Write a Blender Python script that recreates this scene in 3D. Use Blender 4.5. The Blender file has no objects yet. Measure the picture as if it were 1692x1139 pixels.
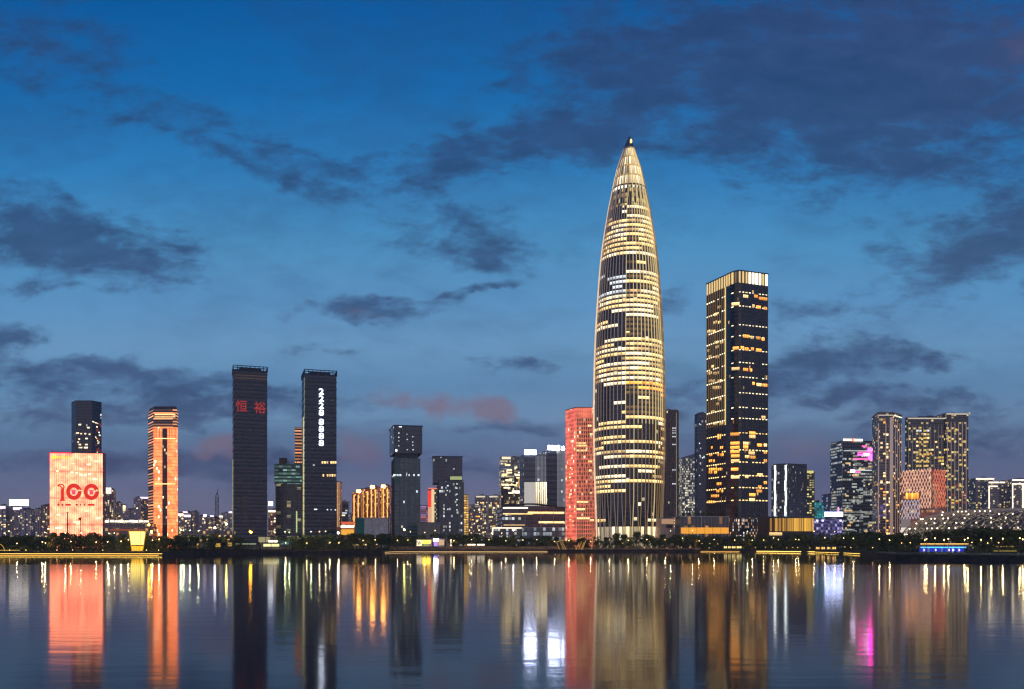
import bpy, bmesh, math, random
from mathutils import Vector
R = math.radians
SC = bpy.context.scene
COL = SC.collection

# ------------------------------------------------------------------ camera
F, HX, HY, HC = 1465.0, 846.0, 902.0, 5.0      # focal length in photo pixels, principal column, horizon row, eye height
cam_d = bpy.data.cameras.new('camera')
cam = bpy.data.objects.new('camera', cam_d); COL.objects.link(cam)
cam.location = (0, 0, HC); cam.rotation_euler = (R(90), 0, 0)
cam_d.sensor_width = 36.0; cam_d.lens = F / 1692 * 36.0
cam_d.shift_y = (HY - 569.5) / 1692
cam_d.clip_start = 0.5; cam_d.clip_end = 40000
SC.camera = cam
def X(px, Y): return (px - HX) / F * Y          # where a sight line meets depth Y
def Z(py, Y): return HC + (HY - py) / F * Y

# ------------------------------------------------------------------ render settings
SC.view_settings.view_transform = 'Standard'; SC.view_settings.look = 'None'
SC.view_settings.exposure = 0; SC.view_settings.gamma = 1
SC.cycles.use_denoising = True
SC.cycles.max_bounces = 5; SC.cycles.diffuse_bounces = 2; SC.cycles.glossy_bounces = 3
SC.cycles.transmission_bounces = 2
SC.cycles.sample_clamp_indirect = 12; SC.cycles.sample_clamp_direct = 0
SC.cycles.caustics_reflective = False; SC.cycles.caustics_refractive = False
SC.cycles.filter_width = 1.3

def lin(h):
    h = h.lstrip('#')
    c = [int(h[i:i+2], 16) / 255 for i in (0, 2, 4)]
    return tuple(x / 12.92 if x <= .04045 else ((x + .055) / 1.055) ** 2.4 for x in c)

# ------------------------------------------------------------------ sky
world = bpy.data.worlds.new('World'); SC.world = world; world.use_nodes = True
wn, wl = world.node_tree.nodes, world.node_tree.links
wn.clear()
def N(t, **k):
    n = wn.new(t)
    for a, b in k.items(): setattr(n, a, b)
    return n
def wmath(op, a, b=None, c=None, clamp=False):
    n = N('ShaderNodeMath', operation=op, use_clamp=clamp)
    for i, v in enumerate((a, b, c)):
        if v is None: continue
        if isinstance(v, (int, float)): n.inputs[i].default_value = v
        else: wl.new(v, n.inputs[i])
    return n.outputs[0]
def wmix(fac, a, b):
    n = N('ShaderNodeMix', data_type='RGBA')
    if isinstance(fac, (int, float)): n.inputs[0].default_value = fac
    else: wl.new(fac, n.inputs[0])
    for i, v in ((6, a), (7, b)):
        if isinstance(v, tuple): n.inputs[i].default_value = (*v, 1)
        else: wl.new(v, n.inputs[i])
    return n.outputs[2]
FACADE_FILL = (.82, .76, .98)
tc = N('ShaderNodeTexCoord')
sep = N('ShaderNodeSeparateXYZ'); wl.new(tc.outputs['Generated'], sep.inputs[0])
ay = wmath('MAXIMUM', wmath('ABSOLUTE', sep.outputs[1]), 0.12)
su = wmath('DIVIDE', sep.outputs[0], ay)                     # azimuth and height of each sky direction, as tangents
sv = wmath('DIVIDE', wmath('MAXIMUM', sep.outputs[2], 0.0), ay)
uv = N('ShaderNodeCombineXYZ'); wl.new(su, uv.inputs[0]); wl.new(sv, uv.inputs[1])
# clear dusk sky from the horizon up
ramp = N('ShaderNodeValToRGB'); wl.new(wmath('MULTIPLY', sv, 1.0 / 0.7, clamp=True), ramp.inputs[0])
SKYC = [(880, '#8c8698'), (820, '#8082a0'), (770, '#7080a8'), (720, '#6c90b6'), (690, '#7ca6cc'), (640, '#6c9cc8'),
        (580, '#76aad6'), (500, '#66a2d4'), (400, '#529dd2'), (280, '#3088ca'), (150, '#1072ba'), (0, '#005fa8')]
el = ramp.color_ramp.elements
while len(el) > 1: el.remove(el[-1])
for i, (py, h) in enumerate(SKYC):
    p = (HY - py) / F / 0.7
    e = el[0] if i == 0 else el.new(p)
    e.position = p; e.color = (*lin(h), 1)
e = el.new(1.0); e.color = (*lin('#014c8e'), 1)
sky = N('ShaderNodeTexSky', sky_type='NISHITA', sun_disc=False)
sky.sun_elevation = R(-4); sky.sun_rotation = R(240); sky.air_density = 1.2; sky.ozone_density = 2.5
nish = N('ShaderNodeVectorMath', operation='SCALE'); wl.new(sky.outputs[0], nish.inputs[0]); nish.inputs['Scale'].default_value = 0.12
clear0 = wmix(0.08, ramp.outputs[0], nish.outputs[0])
low = N('ShaderNodeMapRange', interpolation_type='SMOOTHSTEP'); wl.new(sv, low.inputs[0]); low.inputs[1].default_value = .24; low.inputs[2].default_value = .02; low.inputs[3].default_value = 0; low.inputs[4].default_value = .5
east = N('ShaderNodeMapRange', interpolation_type='SMOOTHSTEP'); wl.new(su, east.inputs[0]); east.inputs[1].default_value = -.45; east.inputs[2].default_value = .45
clear = wmix(wmath('MULTIPLY', low.outputs[0], east.outputs[0]), clear0, lin('#746d8c'))       # mauve city haze low on the right
# bank outlines wander with the wind
wn1 = N('ShaderNodeTexNoise'); wl.new(uv.outputs[0], wn1.inputs['Vector']); wn1.inputs['Scale'].default_value = 9; wn1.inputs['Detail'].default_value = 5; wn1.inputs['Roughness'].default_value = .6
wv = N('ShaderNodeVectorMath', operation='SUBTRACT'); wl.new(wn1.outputs['Color'], wv.inputs[0]); wv.inputs[1].default_value = (.5, .5, .5)
wv2 = N('ShaderNodeVectorMath', operation='MULTIPLY'); wl.new(wv.outputs[0], wv2.inputs[0]); wv2.inputs[1].default_value = (.16, .07, 0)
wv3 = N('ShaderNodeVectorMath', operation='ADD'); wl.new(uv.outputs[0], wv3.inputs[0]); wl.new(wv2.outputs[0], wv3.inputs[1]); uvw = wv3.outputs[0]
# clouds: banks at their own azimuth and height, torn by stretched noise
def blobs(lst):
    tot = None
    for cx, cy, rx, ry, rot, s in lst:
        m = N('ShaderNodeMapping', vector_type='TEXTURE')
        m.inputs['Location'].default_value = ((cx - HX) / F, (HY - cy) / F, 0)
        m.inputs['Rotation'].default_value = (0, 0, R(-rot))
        m.inputs['Scale'].default_value = (rx / F, ry / F, 1)
        wl.new(uvw, m.inputs[0])
        g = N('ShaderNodeTexGradient', gradient_type='QUADRATIC_SPHERE'); wl.new(m.outputs[0], g.inputs[0])
        g2 = wmath('MULTIPLY', wmath('SQRT', g.outputs[1]), s)
        tot = g2 if tot is None else wmath('ADD', tot, g2)
    return tot
BANKS = [(90, 90, 330, 170, 22, .85), (430, 255, 240, 75, 20, .8), (30, 360, 190, 105, 18, 1.05), (215, 430, 230, 95, 20, 1.1),
         (0, 545, 90, 60, 10, 1.0), (190, 612, 330, 34, 2, 1.1), (30, 468, 110, 26, 0, .8), (615, 508, 220, 36, -1, 1.1),
         (1270, 90, 680, 280, -4, .80), (1500, 270, 520, 250, 16, .85), (1560, 60, 520, 260, 0, .3), (1040, 120, 330, 170, 0, .45), (1620, 430, 270, 100, -16, .95),
         (1420, 592, 420, 40, -7, .85), (1340, 530, 210, 70, 0, .8), (930, 232, 190, 70, -14, .95), (740, 250, 200, 80, -8, .7),
         (720, 340, 330, 110, 14, .65), (800, 420, 260, 70, 8, .45), (1112, 490, 60, 42, 0, .8), (845, 602, 150, 24, 5, .8), (800, 480, 90, 18, -8, .6),
         (990, 278, 70, 40, 0, .6), (1620, 60, 420, 200, 0, .7), (380, 690, 500, 36, 0, .7), (1400, 668, 460, 44, 0, .5), (820, 715, 320, 22, 0, .8),
         (150, 320, 190, 40, 25, .5), (250, 655, 700, 40, 1, .75), (1550, 720, 560, 110, 0, .55), (1300, 640, 560, 50, -4, .4), (560, 770, 760, 46, 0, .7), (200, 760, 420, 40, 0, .7), (1000, 700, 420, 36, 0, .6), (560, 575, 250, 30, 4, .5), (60, 690, 240, 34, 0, .8), (1000, 560, 160, 30, 0, .4)]
PINK = [(714, 676, 60, 40, 0, 1.1), (815, 676, 74, 46, 0, 1.3), (638, 668, 60, 38, 0, .8), (365, 735, 70, 32, 0, .8), (590, 735, 90, 44, 0, .7),
        (640, 765, 110, 40, 0, .4), (1330, 745, 190, 60, 0, .5), (600, 515, 130, 22, 0, .35), (520, 545, 70, 20, 0, .35), (1700, 90, 420, 300, 0, .35)]
def fbm(scale, sx, sy, rot, detail, rough, seed, dist=0.0):
    m = N('ShaderNodeMapping'); wl.new(uv.outputs[0], m.inputs[0])
    m.inputs['Location'].default_value = (seed, seed * 1.7, seed * .3)
    m.inputs['Rotation'].default_value = (0, 0, R(rot)); m.inputs['Scale'].default_value = (sx, sy, 1)
    n = N('ShaderNodeTexNoise'); wl.new(m.outputs[0], n.inputs['Vector'])
    n.inputs['Scale'].default_value = scale; n.inputs['Detail'].default_value = detail
    n.inputs['Roughness'].default_value = rough; n.inputs['Distortion'].default_value = dist
    return n.outputs['Fac']
n1 = fbm(6.0, 1.0, 2.4, 16, 9, .62, 3.1, .45)
n2 = fbm(20, 1.0, 2.3, 20, 7, .64, 7.7, .3)
n3 = fbm(55, 1.0, 2.0, 26, 5, .6, 1.9, .2)
nn = wmath('ADD', wmath('ADD', wmath('MULTIPLY', wmath('SUBTRACT', n1, .5), 2.5), wmath('MULTIPLY', wmath('SUBTRACT', n2, .5), 1.7)), wmath('MULTIPLY', wmath('SUBTRACT', n3, .5), .7))
def density(b, lo, hi, k):
    d = wmath('ADD', b, wmath('MULTIPLY', nn, k))
    mr = N('ShaderNodeMapRange', interpolation_type='SMOOTHSTEP')
    wl.new(wmath('MULTIPLY', d, wmath('MULTIPLY', b, 2.2, clamp=True)), mr.inputs[0])
    mr.inputs[1].default_value = lo; mr.inputs[2].default_value = hi
    return mr.outputs[0]
veil = N('ShaderNodeMapRange', interpolation_type='SMOOTHSTEP'); wl.new(wmath('ADD', fbm(3.2, 1.0, 2.0, 18, 8, .66, 12.4, .5), wmath('MULTIPLY', wmath('SUBTRACT', n2, .5), .5)), veil.inputs[0])
veil.inputs[1].default_value = .36; veil.inputs[2].default_value = .74; veil.inputs[4].default_value = .30
dc = wmath('MAXIMUM', wmath('MULTIPLY', density(blobs(BANKS), .12, 1.15, .95), .80), veil.outputs[0])
dp = wmath('MULTIPLY', density(blobs(PINK), .06, .85, .42), .74)
cramp = N('ShaderNodeValToRGB'); wl.new(wmath('MULTIPLY', sv, 1.0 / 0.7, clamp=True), cramp.inputs[0])
ce = cramp.color_ramp.elements
ce[0].position = 0.0; ce[0].color = (*lin('#666a88'), 1)
ce[1].position = 0.30; ce[1].color = (*lin('#435c8a'), 1)
e = ce.new(.60); e.color = (*lin('#33507e'), 1)
e = ce.new(.9); e.color = (*lin('#324c7a'), 1)
side = N('ShaderNodeMapRange'); wl.new(su, side.inputs[0]); side.inputs[1].default_value = 0.0; side.inputs[2].default_value = .5
ccol0 = wmix(wmath('MULTIPLY', side.outputs[0], .5), cramp.outputs[0], lin('#444a6c'))
tex = N('ShaderNodeMapRange'); wl.new(wmath('ADD', wmath('MULTIPLY', n2, .6), wmath('MULTIPLY', n1, .4)), tex.inputs[0]); tex.inputs[1].default_value = .38; tex.inputs[2].default_value = .64; tex.inputs[4].default_value = .8
ccol = wmix(tex.outputs[0], ccol0, lin('#25365c'))
c1 = wmix(dc, clear, ccol)
c2 = wmix(dp, c1, lin('#8a7284'))
# added fill: unseen sky behind the viewer brightened mauve to light the facades
rear_fill = N('ShaderNodeMapRange', interpolation_type='SMOOTHSTEP'); wl.new(sep.outputs[1], rear_fill.inputs[0])
rear_fill.inputs[1].default_value = -.1; rear_fill.inputs[2].default_value = -.7; rear_fill.inputs[3].default_value = 0; rear_fill.inputs[4].default_value = 1
glow = wmath('MULTIPLY', rear_fill.outputs[0], wmath('SUBTRACT', 1.0, wmath('MULTIPLY', wmath('ABSOLUTE', sep.outputs[2]), 1.1), None, True))
c3 = wmix(glow, c2, FACADE_FILL)
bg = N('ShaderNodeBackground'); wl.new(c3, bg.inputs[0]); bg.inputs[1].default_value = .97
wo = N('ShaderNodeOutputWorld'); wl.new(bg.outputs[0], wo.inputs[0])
world.cycles.sampling_method = 'MANUAL'; world.cycles.sample_map_resolution = 512

sun_d = bpy.data.lights.new('sun', 'SUN'); sun = bpy.data.objects.new('sun', sun_d); COL.objects.link(sun)
sun_d.energy = 0.05; sun_d.angle = R(12); sun_d.color = (1, .8, .72)      # last afterglow, sun already under the horizon
sun.rotation_euler = (R(86), 0, R(-60))

# ------------------------------------------------------------------ materials
MATS = {}
def pm(name, col, rough=.6, metal=0.0, emit=None, es=0.0, spec=.5, sample=None):
    if name in MATS: return MATS[name]
    m = bpy.data.materials.new(name); m.use_nodes = True
    b = m.node_tree.nodes['Principled BSDF']
    b.inputs['Base Color'].default_value = (*col, 1); b.inputs['Roughness'].default_value = rough
    b.inputs['Metallic'].default_value = metal; b.inputs['Specular IOR Level'].default_value = spec
    if emit:
        b.inputs['Emission Color'].default_value = (*emit, 1); b.inputs['Emission Strength'].default_value = es
    if sample: m.cycles.emission_sampling = sample
    MATS[name] = m
    return m
def weathered(name, col, var=.35, scale=.15, rough=.75):
    """a matt surface with its own uneven colour"""
    m = pm(name, col, rough, spec=.12); nt = m.node_tree; b = nt.nodes['Principled BSDF']
    t = nt.nodes.new('ShaderNodeTexCoord'); n = nt.nodes.new('ShaderNodeTexNoise'); n.inputs['Scale'].default_value = scale
    n.inputs['Detail'].default_value = 6; nt.links.new(t.outputs['Object'], n.inputs['Vector'])
    r = nt.nodes.new('ShaderNodeMapRange'); nt.links.new(n.outputs['Fac'], r.inputs[0])
    r.inputs[1].default_value = .3; r.inputs[2].default_value = .7; r.inputs[3].default_value = 1 - var; r.inputs[4].default_value = 1 + var
    v = nt.nodes.new('ShaderNodeVectorMath'); v.operation = 'SCALE'; v.inputs[0].default_value = col
    nt.links.new(r.outputs[0], v.inputs['Scale']); nt.links.new(v.outputs[0], b.inputs['Base Color'])
    return m
def facade(name, wall, glass, fh, bw, lit, c1, c2, es, mu=.12, mv=.28, run=1, seed=0.0, rough=.65, grough=.12, glow=None, gs=0.0, dirt=.25, rowlit=0.0, gw=None):
    """wall with a grid of windows, some of them lit; glow = LED-washed wall that gives off light itself"""
    if name in MATS: return MATS[name]
    m = bpy.data.materials.new(name); m.use_nodes = True; nt = m.node_tree; L = nt.links
    b = nt.nodes['Principled BSDF']
    def mk(t, **k):
        n = nt.nodes.new(t)
        for a, c in k.items(): setattr(n, a, c)
        return n
    def mt(op, a, c=None, clamp=False):
        n = mk('ShaderNodeMath', operation=op, use_clamp=clamp)
        for i, v in enumerate((a, c)):
            if v is None: continue
            if isinstance(v, (int, float)): n.inputs[i].default_value = v
            else: L.new(v, n.inputs[i])
        return n.outputs[0]
    u_ = mk('ShaderNodeUVMap', uv_map='UVMap'); s = mk('ShaderNodeSeparateXYZ'); L.new(u_.outputs[0], s.inputs[0])
    cu, cv = mt('DIVIDE', s.outputs[0], bw), mt('DIVIDE', s.outputs[1], fh)
    iu, iv = mt('FLOOR', cu), mt('FLOOR', cv)
    fu, fv = mt('SUBTRACT', cu, iu), mt('SUBTRACT', cv, iv)
    win = mt('MULTIPLY', mt('MULTIPLY', mt('GREATER_THAN', fu, mu), mt('LESS_THAN', fu, 1 - mu)),
             mt('MULTIPLY', mt('GREATER_THAN', fv, mv), mt('LESS_THAN', fv, .93)))
    def wnz(a, c, w):
        cb = mk('ShaderNodeCombineXYZ'); L.new(a, cb.inputs[0]); L.new(c, cb.inputs[1]); cb.inputs[2].default_value = w + seed
        x = mk('ShaderNodeTexWhiteNoise', noise_dimensions='3D'); L.new(cb.outputs[0], x.inputs[0])
        return x
    w1 = wnz(iu, iv, 1.5)
    on = mt('LESS_THAN', w1.outputs[0], lit)
    if run > 1:
        w2 = wnz(mt('FLOOR', mt('DIVIDE', iu, float(run))), iv, 9.5)
        on = mt('LESS_THAN', mt('ADD', mt('MULTIPLY', w1.outputs[0], .3), mt('MULTIPLY', w2.outputs[0], .7)), lit)
    if rowlit:
        w4 = wnz(mt('MULTIPLY', iu, 0.0), iv, 19.5)
        on = mt('MAXIMUM', on, mt('LESS_THAN', w4.outputs[0], rowlit))
    w3 = wnz(iu, iv, 5.5)
    mixc = mk('ShaderNodeMix', data_type='RGBA'); L.new(w3.outputs[0], mixc.inputs[0])
    mixc.inputs[6].default_value = (*c1, 1); mixc.inputs[7].default_value = (*c2, 1)
    wsep = mk('ShaderNodeSeparateColor'); L.new(w3.outputs[1], wsep.inputs[0])
    amp = mt('ADD', mt('MULTIPLY', mt('POWER', wsep.outputs[1], 2.0), 1.3), .35)
    est = mt('MULTIPLY', mt('MULTIPLY', win, on), mt('MULTIPLY', mt('MULTIPLY', amp, es), mt('ADD', mt('MULTIPLY', fv, .8), .55)))
    # wall colour with weathering
    nz = mk('ShaderNodeTexNoise'); nz.inputs['Scale'].default_value = .12; nz.inputs['Detail'].default_value = 5
    L.new(u_.outputs[0], nz.inputs['Vector'])
    vv = mk('ShaderNodeVectorMath', operation='SCALE'); vv.inputs[0].default_value = wall
    L.new(mt('ADD', mt('MULTIPLY', mt('SUBTRACT', nz.outputs['Fac'], .5), dirt * 4), 1.0), vv.inputs['Scale'])
    gv = mk('ShaderNodeVectorMath', operation='SCALE'); gv.inputs[0].default_value = glass
    L.new(mt('ADD', mt('MULTIPLY', wsep.outputs[2], .8), .6), gv.inputs['Scale'])
    mb = mk('ShaderNodeMix', data_type='RGBA'); L.new(win, mb.inputs[0]); L.new(vv.outputs[0], mb.inputs[6]); L.new(gv.outputs[0], mb.inputs[7])
    L.new(mb.outputs[2], b.inputs['Base Color'])
    L.new(mt('ADD', mt('MULTIPLY', win, (grough - rough)), rough), b.inputs['Roughness'])
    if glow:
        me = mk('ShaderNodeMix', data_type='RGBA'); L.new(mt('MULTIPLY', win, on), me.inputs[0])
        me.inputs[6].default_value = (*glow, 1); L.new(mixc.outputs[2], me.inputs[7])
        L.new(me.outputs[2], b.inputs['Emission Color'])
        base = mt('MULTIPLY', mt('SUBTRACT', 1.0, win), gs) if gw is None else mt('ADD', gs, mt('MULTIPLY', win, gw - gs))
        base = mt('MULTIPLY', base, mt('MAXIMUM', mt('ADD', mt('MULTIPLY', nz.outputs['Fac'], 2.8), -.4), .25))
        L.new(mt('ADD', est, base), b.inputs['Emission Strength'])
    else:
        L.new(mixc.outputs[2], b.inputs['Emission Color']); L.new(est, b.inputs['Emission Strength'])
    m.cycles.emission_sampling = 'NONE'
    MATS[name] = m
    return m
def emi(name, h, s, sample=None):
    c = lin(h) if isinstance(h, str) else h
    return pm(name, (.02, .02, .02), .5, emit=c, es=s, sample=sample)

WARM, CREAM, AMBER, COOL = lin('#ffdf98'), lin('#fff2cc'), lin('#ffb04a'), lin('#e6f4ff')
m_roof = weathered('roof_grey', (.08, .08, .085))
m_dark = pm('dark_metal', (.03, .03, .035), .45, .4)
m_conc = weathered('concrete', (.26, .25, .24))
m_trimpale = weathered('pale_trim', (.42, .40, .38))
m_trimdark = pm('dark_trim', (.045, .048, .055), .5)
def lit_room(name, h, es):
    """a lit room behind glass: brighter under the ceiling lamps, cluttered below, no two alike"""
    m = emi(name, h, es, 'NONE'); nt = m.node_tree; L = nt.links; b = nt.nodes['Principled BSDF']; b.inputs['Roughness'].default_value = .15
    u = nt.nodes.new('ShaderNodeUVMap'); u.uv_map = 'UVMap'; sp = nt.nodes.new('ShaderNodeSeparateXYZ'); L.new(u.outputs[0], sp.inputs[0])
    oi = nt.nodes.new('ShaderNodeObjectInfo'); g = nt.nodes.new('ShaderNodeNewGeometry')
    def mt(op, a, c):
        n = nt.nodes.new('ShaderNodeMath'); n.operation = op
        for k, v in enumerate((a, c)):
            if isinstance(v, (int, float)): n.inputs[k].default_value = v
            else: L.new(v, n.inputs[k])
        return n.outputs[0]
    r = mt('FRACT', mt('ADD', mt('MULTIPLY', oi.outputs['Random'], 7.3), g.outputs['Random Per Island']), 0.0)
    nz = nt.nodes.new('ShaderNodeTexNoise'); nz.noise_dimensions = '3D'; nz.inputs['Scale'].default_value = 3.1; nz.inputs['Detail'].default_value = 3
    cb = nt.nodes.new('ShaderNodeCombineXYZ'); L.new(mt('MULTIPLY', sp.outputs[0], 2.0), cb.inputs[0]); L.new(sp.outputs[1], cb.inputs[1]); L.new(mt('MULTIPLY', r, 40), cb.inputs[2]); L.new(cb.outputs[0], nz.inputs['Vector'])
    vy = mt('MINIMUM', mt('MAXIMUM', sp.outputs[1], -.5), .5)
    k = mt('MULTIPLY', mt('ADD', mt('MULTIPLY', r, .9), .5), mt('ADD', mt('MULTIPLY', vy, .9), 1.0))
    L.new(mt('MULTIPLY', mt('MULTIPLY', k, mt('ADD', mt('MULTIPLY', nz.outputs['Fac'], 1.3), .35)), es), b.inputs['Emission Strength'])
    return m
m_win_warm = lit_room('lit_window_warm', '#ffd488', 1.9)
m_win_cream = lit_room('lit_window_cream', '#ffe9b8', 2.0)
m_win_amber = lit_room('lit_window_amber', '#ffa23c', 2.1)
m_win_cool = lit_room('lit_window_cool', '#e4f0f4', 1.3)
m_win_pale = lit_room('lit_window_pale', '#d0d8cc', .6)
m_win_gold = lit_room('lit_window_gold', '#a07c3c', .42)
m_win_dim = lit_room('lit_window_dim', '#d0aa70', 1.2)
m_white = emi('white_sign_light', '#e8f0ff', 6)
m_cream_led = emi('cream_led', '#ffeccc', 2.6)

# ------------------------------------------------------------------ mesh helpers
class MB:
    def __init__(s): s.v, s.f, s.uv, s.mi = [], [], [], []
    def face(s, pts, uvs=None, mi=0):
        i = len(s.v); s.v += [tuple(p) for p in pts]; s.f.append(tuple(range(i, i + len(pts))))
        s.uv.append(uvs or [(p[0], p[1]) for p in pts]); s.mi.append(mi)
    def prism(s, poly, z0, z1, mi=0, top=1, bottom=False, off=0.0, uoff=0.0):
        if off: poly = offset(poly, off)
        n = len(poly); u = uoff
        for i in range(n):
            a, b = poly[i], poly[(i + 1) % n]; l = math.hypot(b[0] - a[0], b[1] - a[1])
            s.face([(a[0], a[1], z0), (b[0], b[1], z0), (b[0], b[1], z1), (a[0], a[1], z1)], [(u, z0), (u + l, z0), (u + l, z1), (u, z1)], mi)
            u += math.ceil(l / 3) * 3 + 30
        if top is not None: s.face([(p[0], p[1], z1) for p in poly], None, top)
        if bottom: s.face([(p[0], p[1], z0) for p in reversed(poly)], None, top or mi)
    def box(s, c, d, mi=0, rz=0.0):
        hx, hy = d[0] / 2, d[1] / 2; cs, sn = math.cos(rz), math.sin(rz)
        poly = [(c[0] + x * cs - y * sn, c[1] + x * sn + y * cs) for x, y in ((-hx, -hy), (hx, -hy), (hx, hy), (-hx, hy))]
        s.prism(poly, c[2] - d[2] / 2, c[2] + d[2] / 2, mi, mi, True)
    def bar(s, p, q, r, n=4, mi=0, r2=None):
        p, q = Vector(p), Vector(q); d = (q - p)
        if d.length < 1e-6: return
        d.normalize(); a = d.orthogonal().normalized(); b = d.cross(a); r2 = r if r2 is None else r2
        P = [p + a * math.cos(t) * r + b * math.sin(t) * r for t in [2 * math.pi * (k + .5) / n for k in range(n)]]
        Q = [q + a * math.cos(t) * r2 + b * math.sin(t) * r2 for t in [2 * math.pi * (k + .5) / n for k in range(n)]]
        for k in range(n):
            j = (k + 1) % n; s.face([P[k], P[j], Q[j], Q[k]], None, mi)
        s.face(list(reversed(P)), None, mi); s.face(Q, None, mi)
    def lathe(s, prof, n=16, c=(0, 0), mi=0):
        for i in range(len(prof) - 1):
            (r0, z0), (r1, z1) = prof[i], prof[i + 1]
            for k in range(n):
                t0, t1 = 2 * math.pi * k / n, 2 * math.pi * (k + 1) / n
                pts = [(c[0] + r0 * math.cos(t0), c[1] + r0 * math.sin(t0), z0), (c[0] + r0 * math.cos(t1), c[1] + r0 * math.sin(t1), z0),
                       (c[0] + r1 * math.cos(t1), c[1] + r1 * math.sin(t1), z1), (c[0] + r1 * math.cos(t0), c[1] + r1 * math.sin(t0), z1)]
                if r1 < 1e-5: pts = pts[:3]
                elif r0 < 1e-5: pts = [pts[0]] + pts[2:]
                s.face(pts, None, mi)
    def mesh(s, name, mats):
        me = bpy.data.meshes.new(name); me.from_pydata(s.v, [], s.f)
        ul = me.uv_layers.new(name='UVMap'); flat = [c for f in s.uv for p in f for c in p]
        ul.data.foreach_set('uv', flat)
        for m in (mats if isinstance(mats, (list, tuple)) else [mats]): me.materials.append(m)
        me.polygons.foreach_set('material_index', s.mi); me.update()
        return me
    def build(s, name, mats, parent=None, loc=None):
        me = s.mesh(name, mats); o = bpy.data.objects.new(name, me); COL.objects.link(o)
        if parent: o.parent = parent
        if loc is not None: o.location = loc
        return o
def offset(poly, d):
    n = len(poly); out = []
    for i in range(n):
        a, b, c = Vector(poly[i - 1]), Vector(poly[i]), Vector(poly[(i + 1) % n])
        e1, e2 = (b - a).normalized(), (c - b).normalized()
        n1, n2 = Vector((e1.y, -e1.x)), Vector((e2.y, -e2.x))
        k = (n1 + n2); k = k / max(.2, k.length_squared) * 2
        out.append((b.x + k.x * d, b.y + k.y * d))
    return out
def tag(o, label, cat=None, group=None, kind=None):
    if label: o['label'] = label
    if cat: o['category'] = cat
    if group: o['group'] = group
    if kind: o['kind'] = kind
    return o
def thing(name, label, cat, loc=(0, 0, 0), group=None, rz=0):
    o = bpy.data.objects.new(name, None); COL.objects.link(o); o.location = loc; o.rotation_euler = (0, 0, rz)
    o.empty_display_size = 1
    return tag(o, label, cat, group)
def copy_tree(o, parent=None):
    c = o.copy(); COL.objects.link(c); c.parent = parent
    for ch in list(o.children): copy_tree(ch, c)
    return c
GZ = 2.0                                            # height of the land

# a footprint whose front runs between two sight lines
def foot(px0, Y0, px1, Y1, depth):
    a, b = Vector((X(px0, Y0), Y0)), Vector((X(px1, Y1), Y1)); d = (b - a).normalized(); n = Vector((-d.y, d.x))
    return [tuple(a), tuple(b), tuple(b + n * depth), tuple(a + n * depth)]
def rel(poly):
    """origin of a building and its footprint about it"""
    cx = sum(p[0] for p in poly) / len(poly); cy = sum(p[1] for p in poly) / len(poly)
    return (cx, cy), [(p[0] - cx, p[1] - cy) for p in poly]
PANEL = {}
def panel_mesh(mat):
    if mat.name not in PANEL:
        b = MB(); b.box((0, 0, 0), (1, 1, 1)); PANEL[mat.name] = b.mesh('lit_window', mat)
    return PANEL[mat.name]
def panel(parent, A, B, u, z, w, h, mat, name='lit_window', proud=.12, thick=.2):
    """one window (or lamp) on the wall from A to B, u metres along it"""
    d = Vector((B[0] - A[0], B[1] - A[1])).normalized(); n = Vector((d.y, -d.x))
    o = bpy.data.objects.new(name, panel_mesh(mat)); COL.objects.link(o); o.parent = parent
    p = Vector(A) + d * u + n * (proud - thick / 2)
    o.location = (p.x, p.y, z); o.scale = (w, thick, h); o.rotation_euler = (0, 0, math.atan2(d.y, d.x))
    return o
def text_mesh(txt, size, depth, mat, name, bold=0.0):
    c = bpy.data.curves.new('txt', 'FONT'); c.body = txt; c.size = size; c.extrude = depth; c.offset = bold; c.align_x = 'CENTER'; c.align_y = 'CENTER'
    c.resolution_u = 3
    o = bpy.data.objects.new('txt', c); COL.objects.link(o)
    dg = bpy.context.evaluated_depsgraph_get(); dg.update()
    me = bpy.data.meshes.new_from_object(o.evaluated_get(dg)); me.name = name
    bpy.data.objects.remove(o); bpy.data.curves.remove(c)
    me.materials.clear(); me.materials.append(mat)
    return me
def sign_char(parent, me, A, B, u, z, name, proud=.6):
    d = Vector((B[0] - A[0], B[1] - A[1])).normalized(); n = Vector((d.y, -d.x))
    o = bpy.data.objects.new(name, me); COL.objects.link(o); o.parent = parent
    p = Vector(A) + d * u + n * proud
    o.location = (p.x, p.y, z); o.rotation_euler = (R(90), 0, math.atan2(d.y, d.x))
    return o

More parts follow.
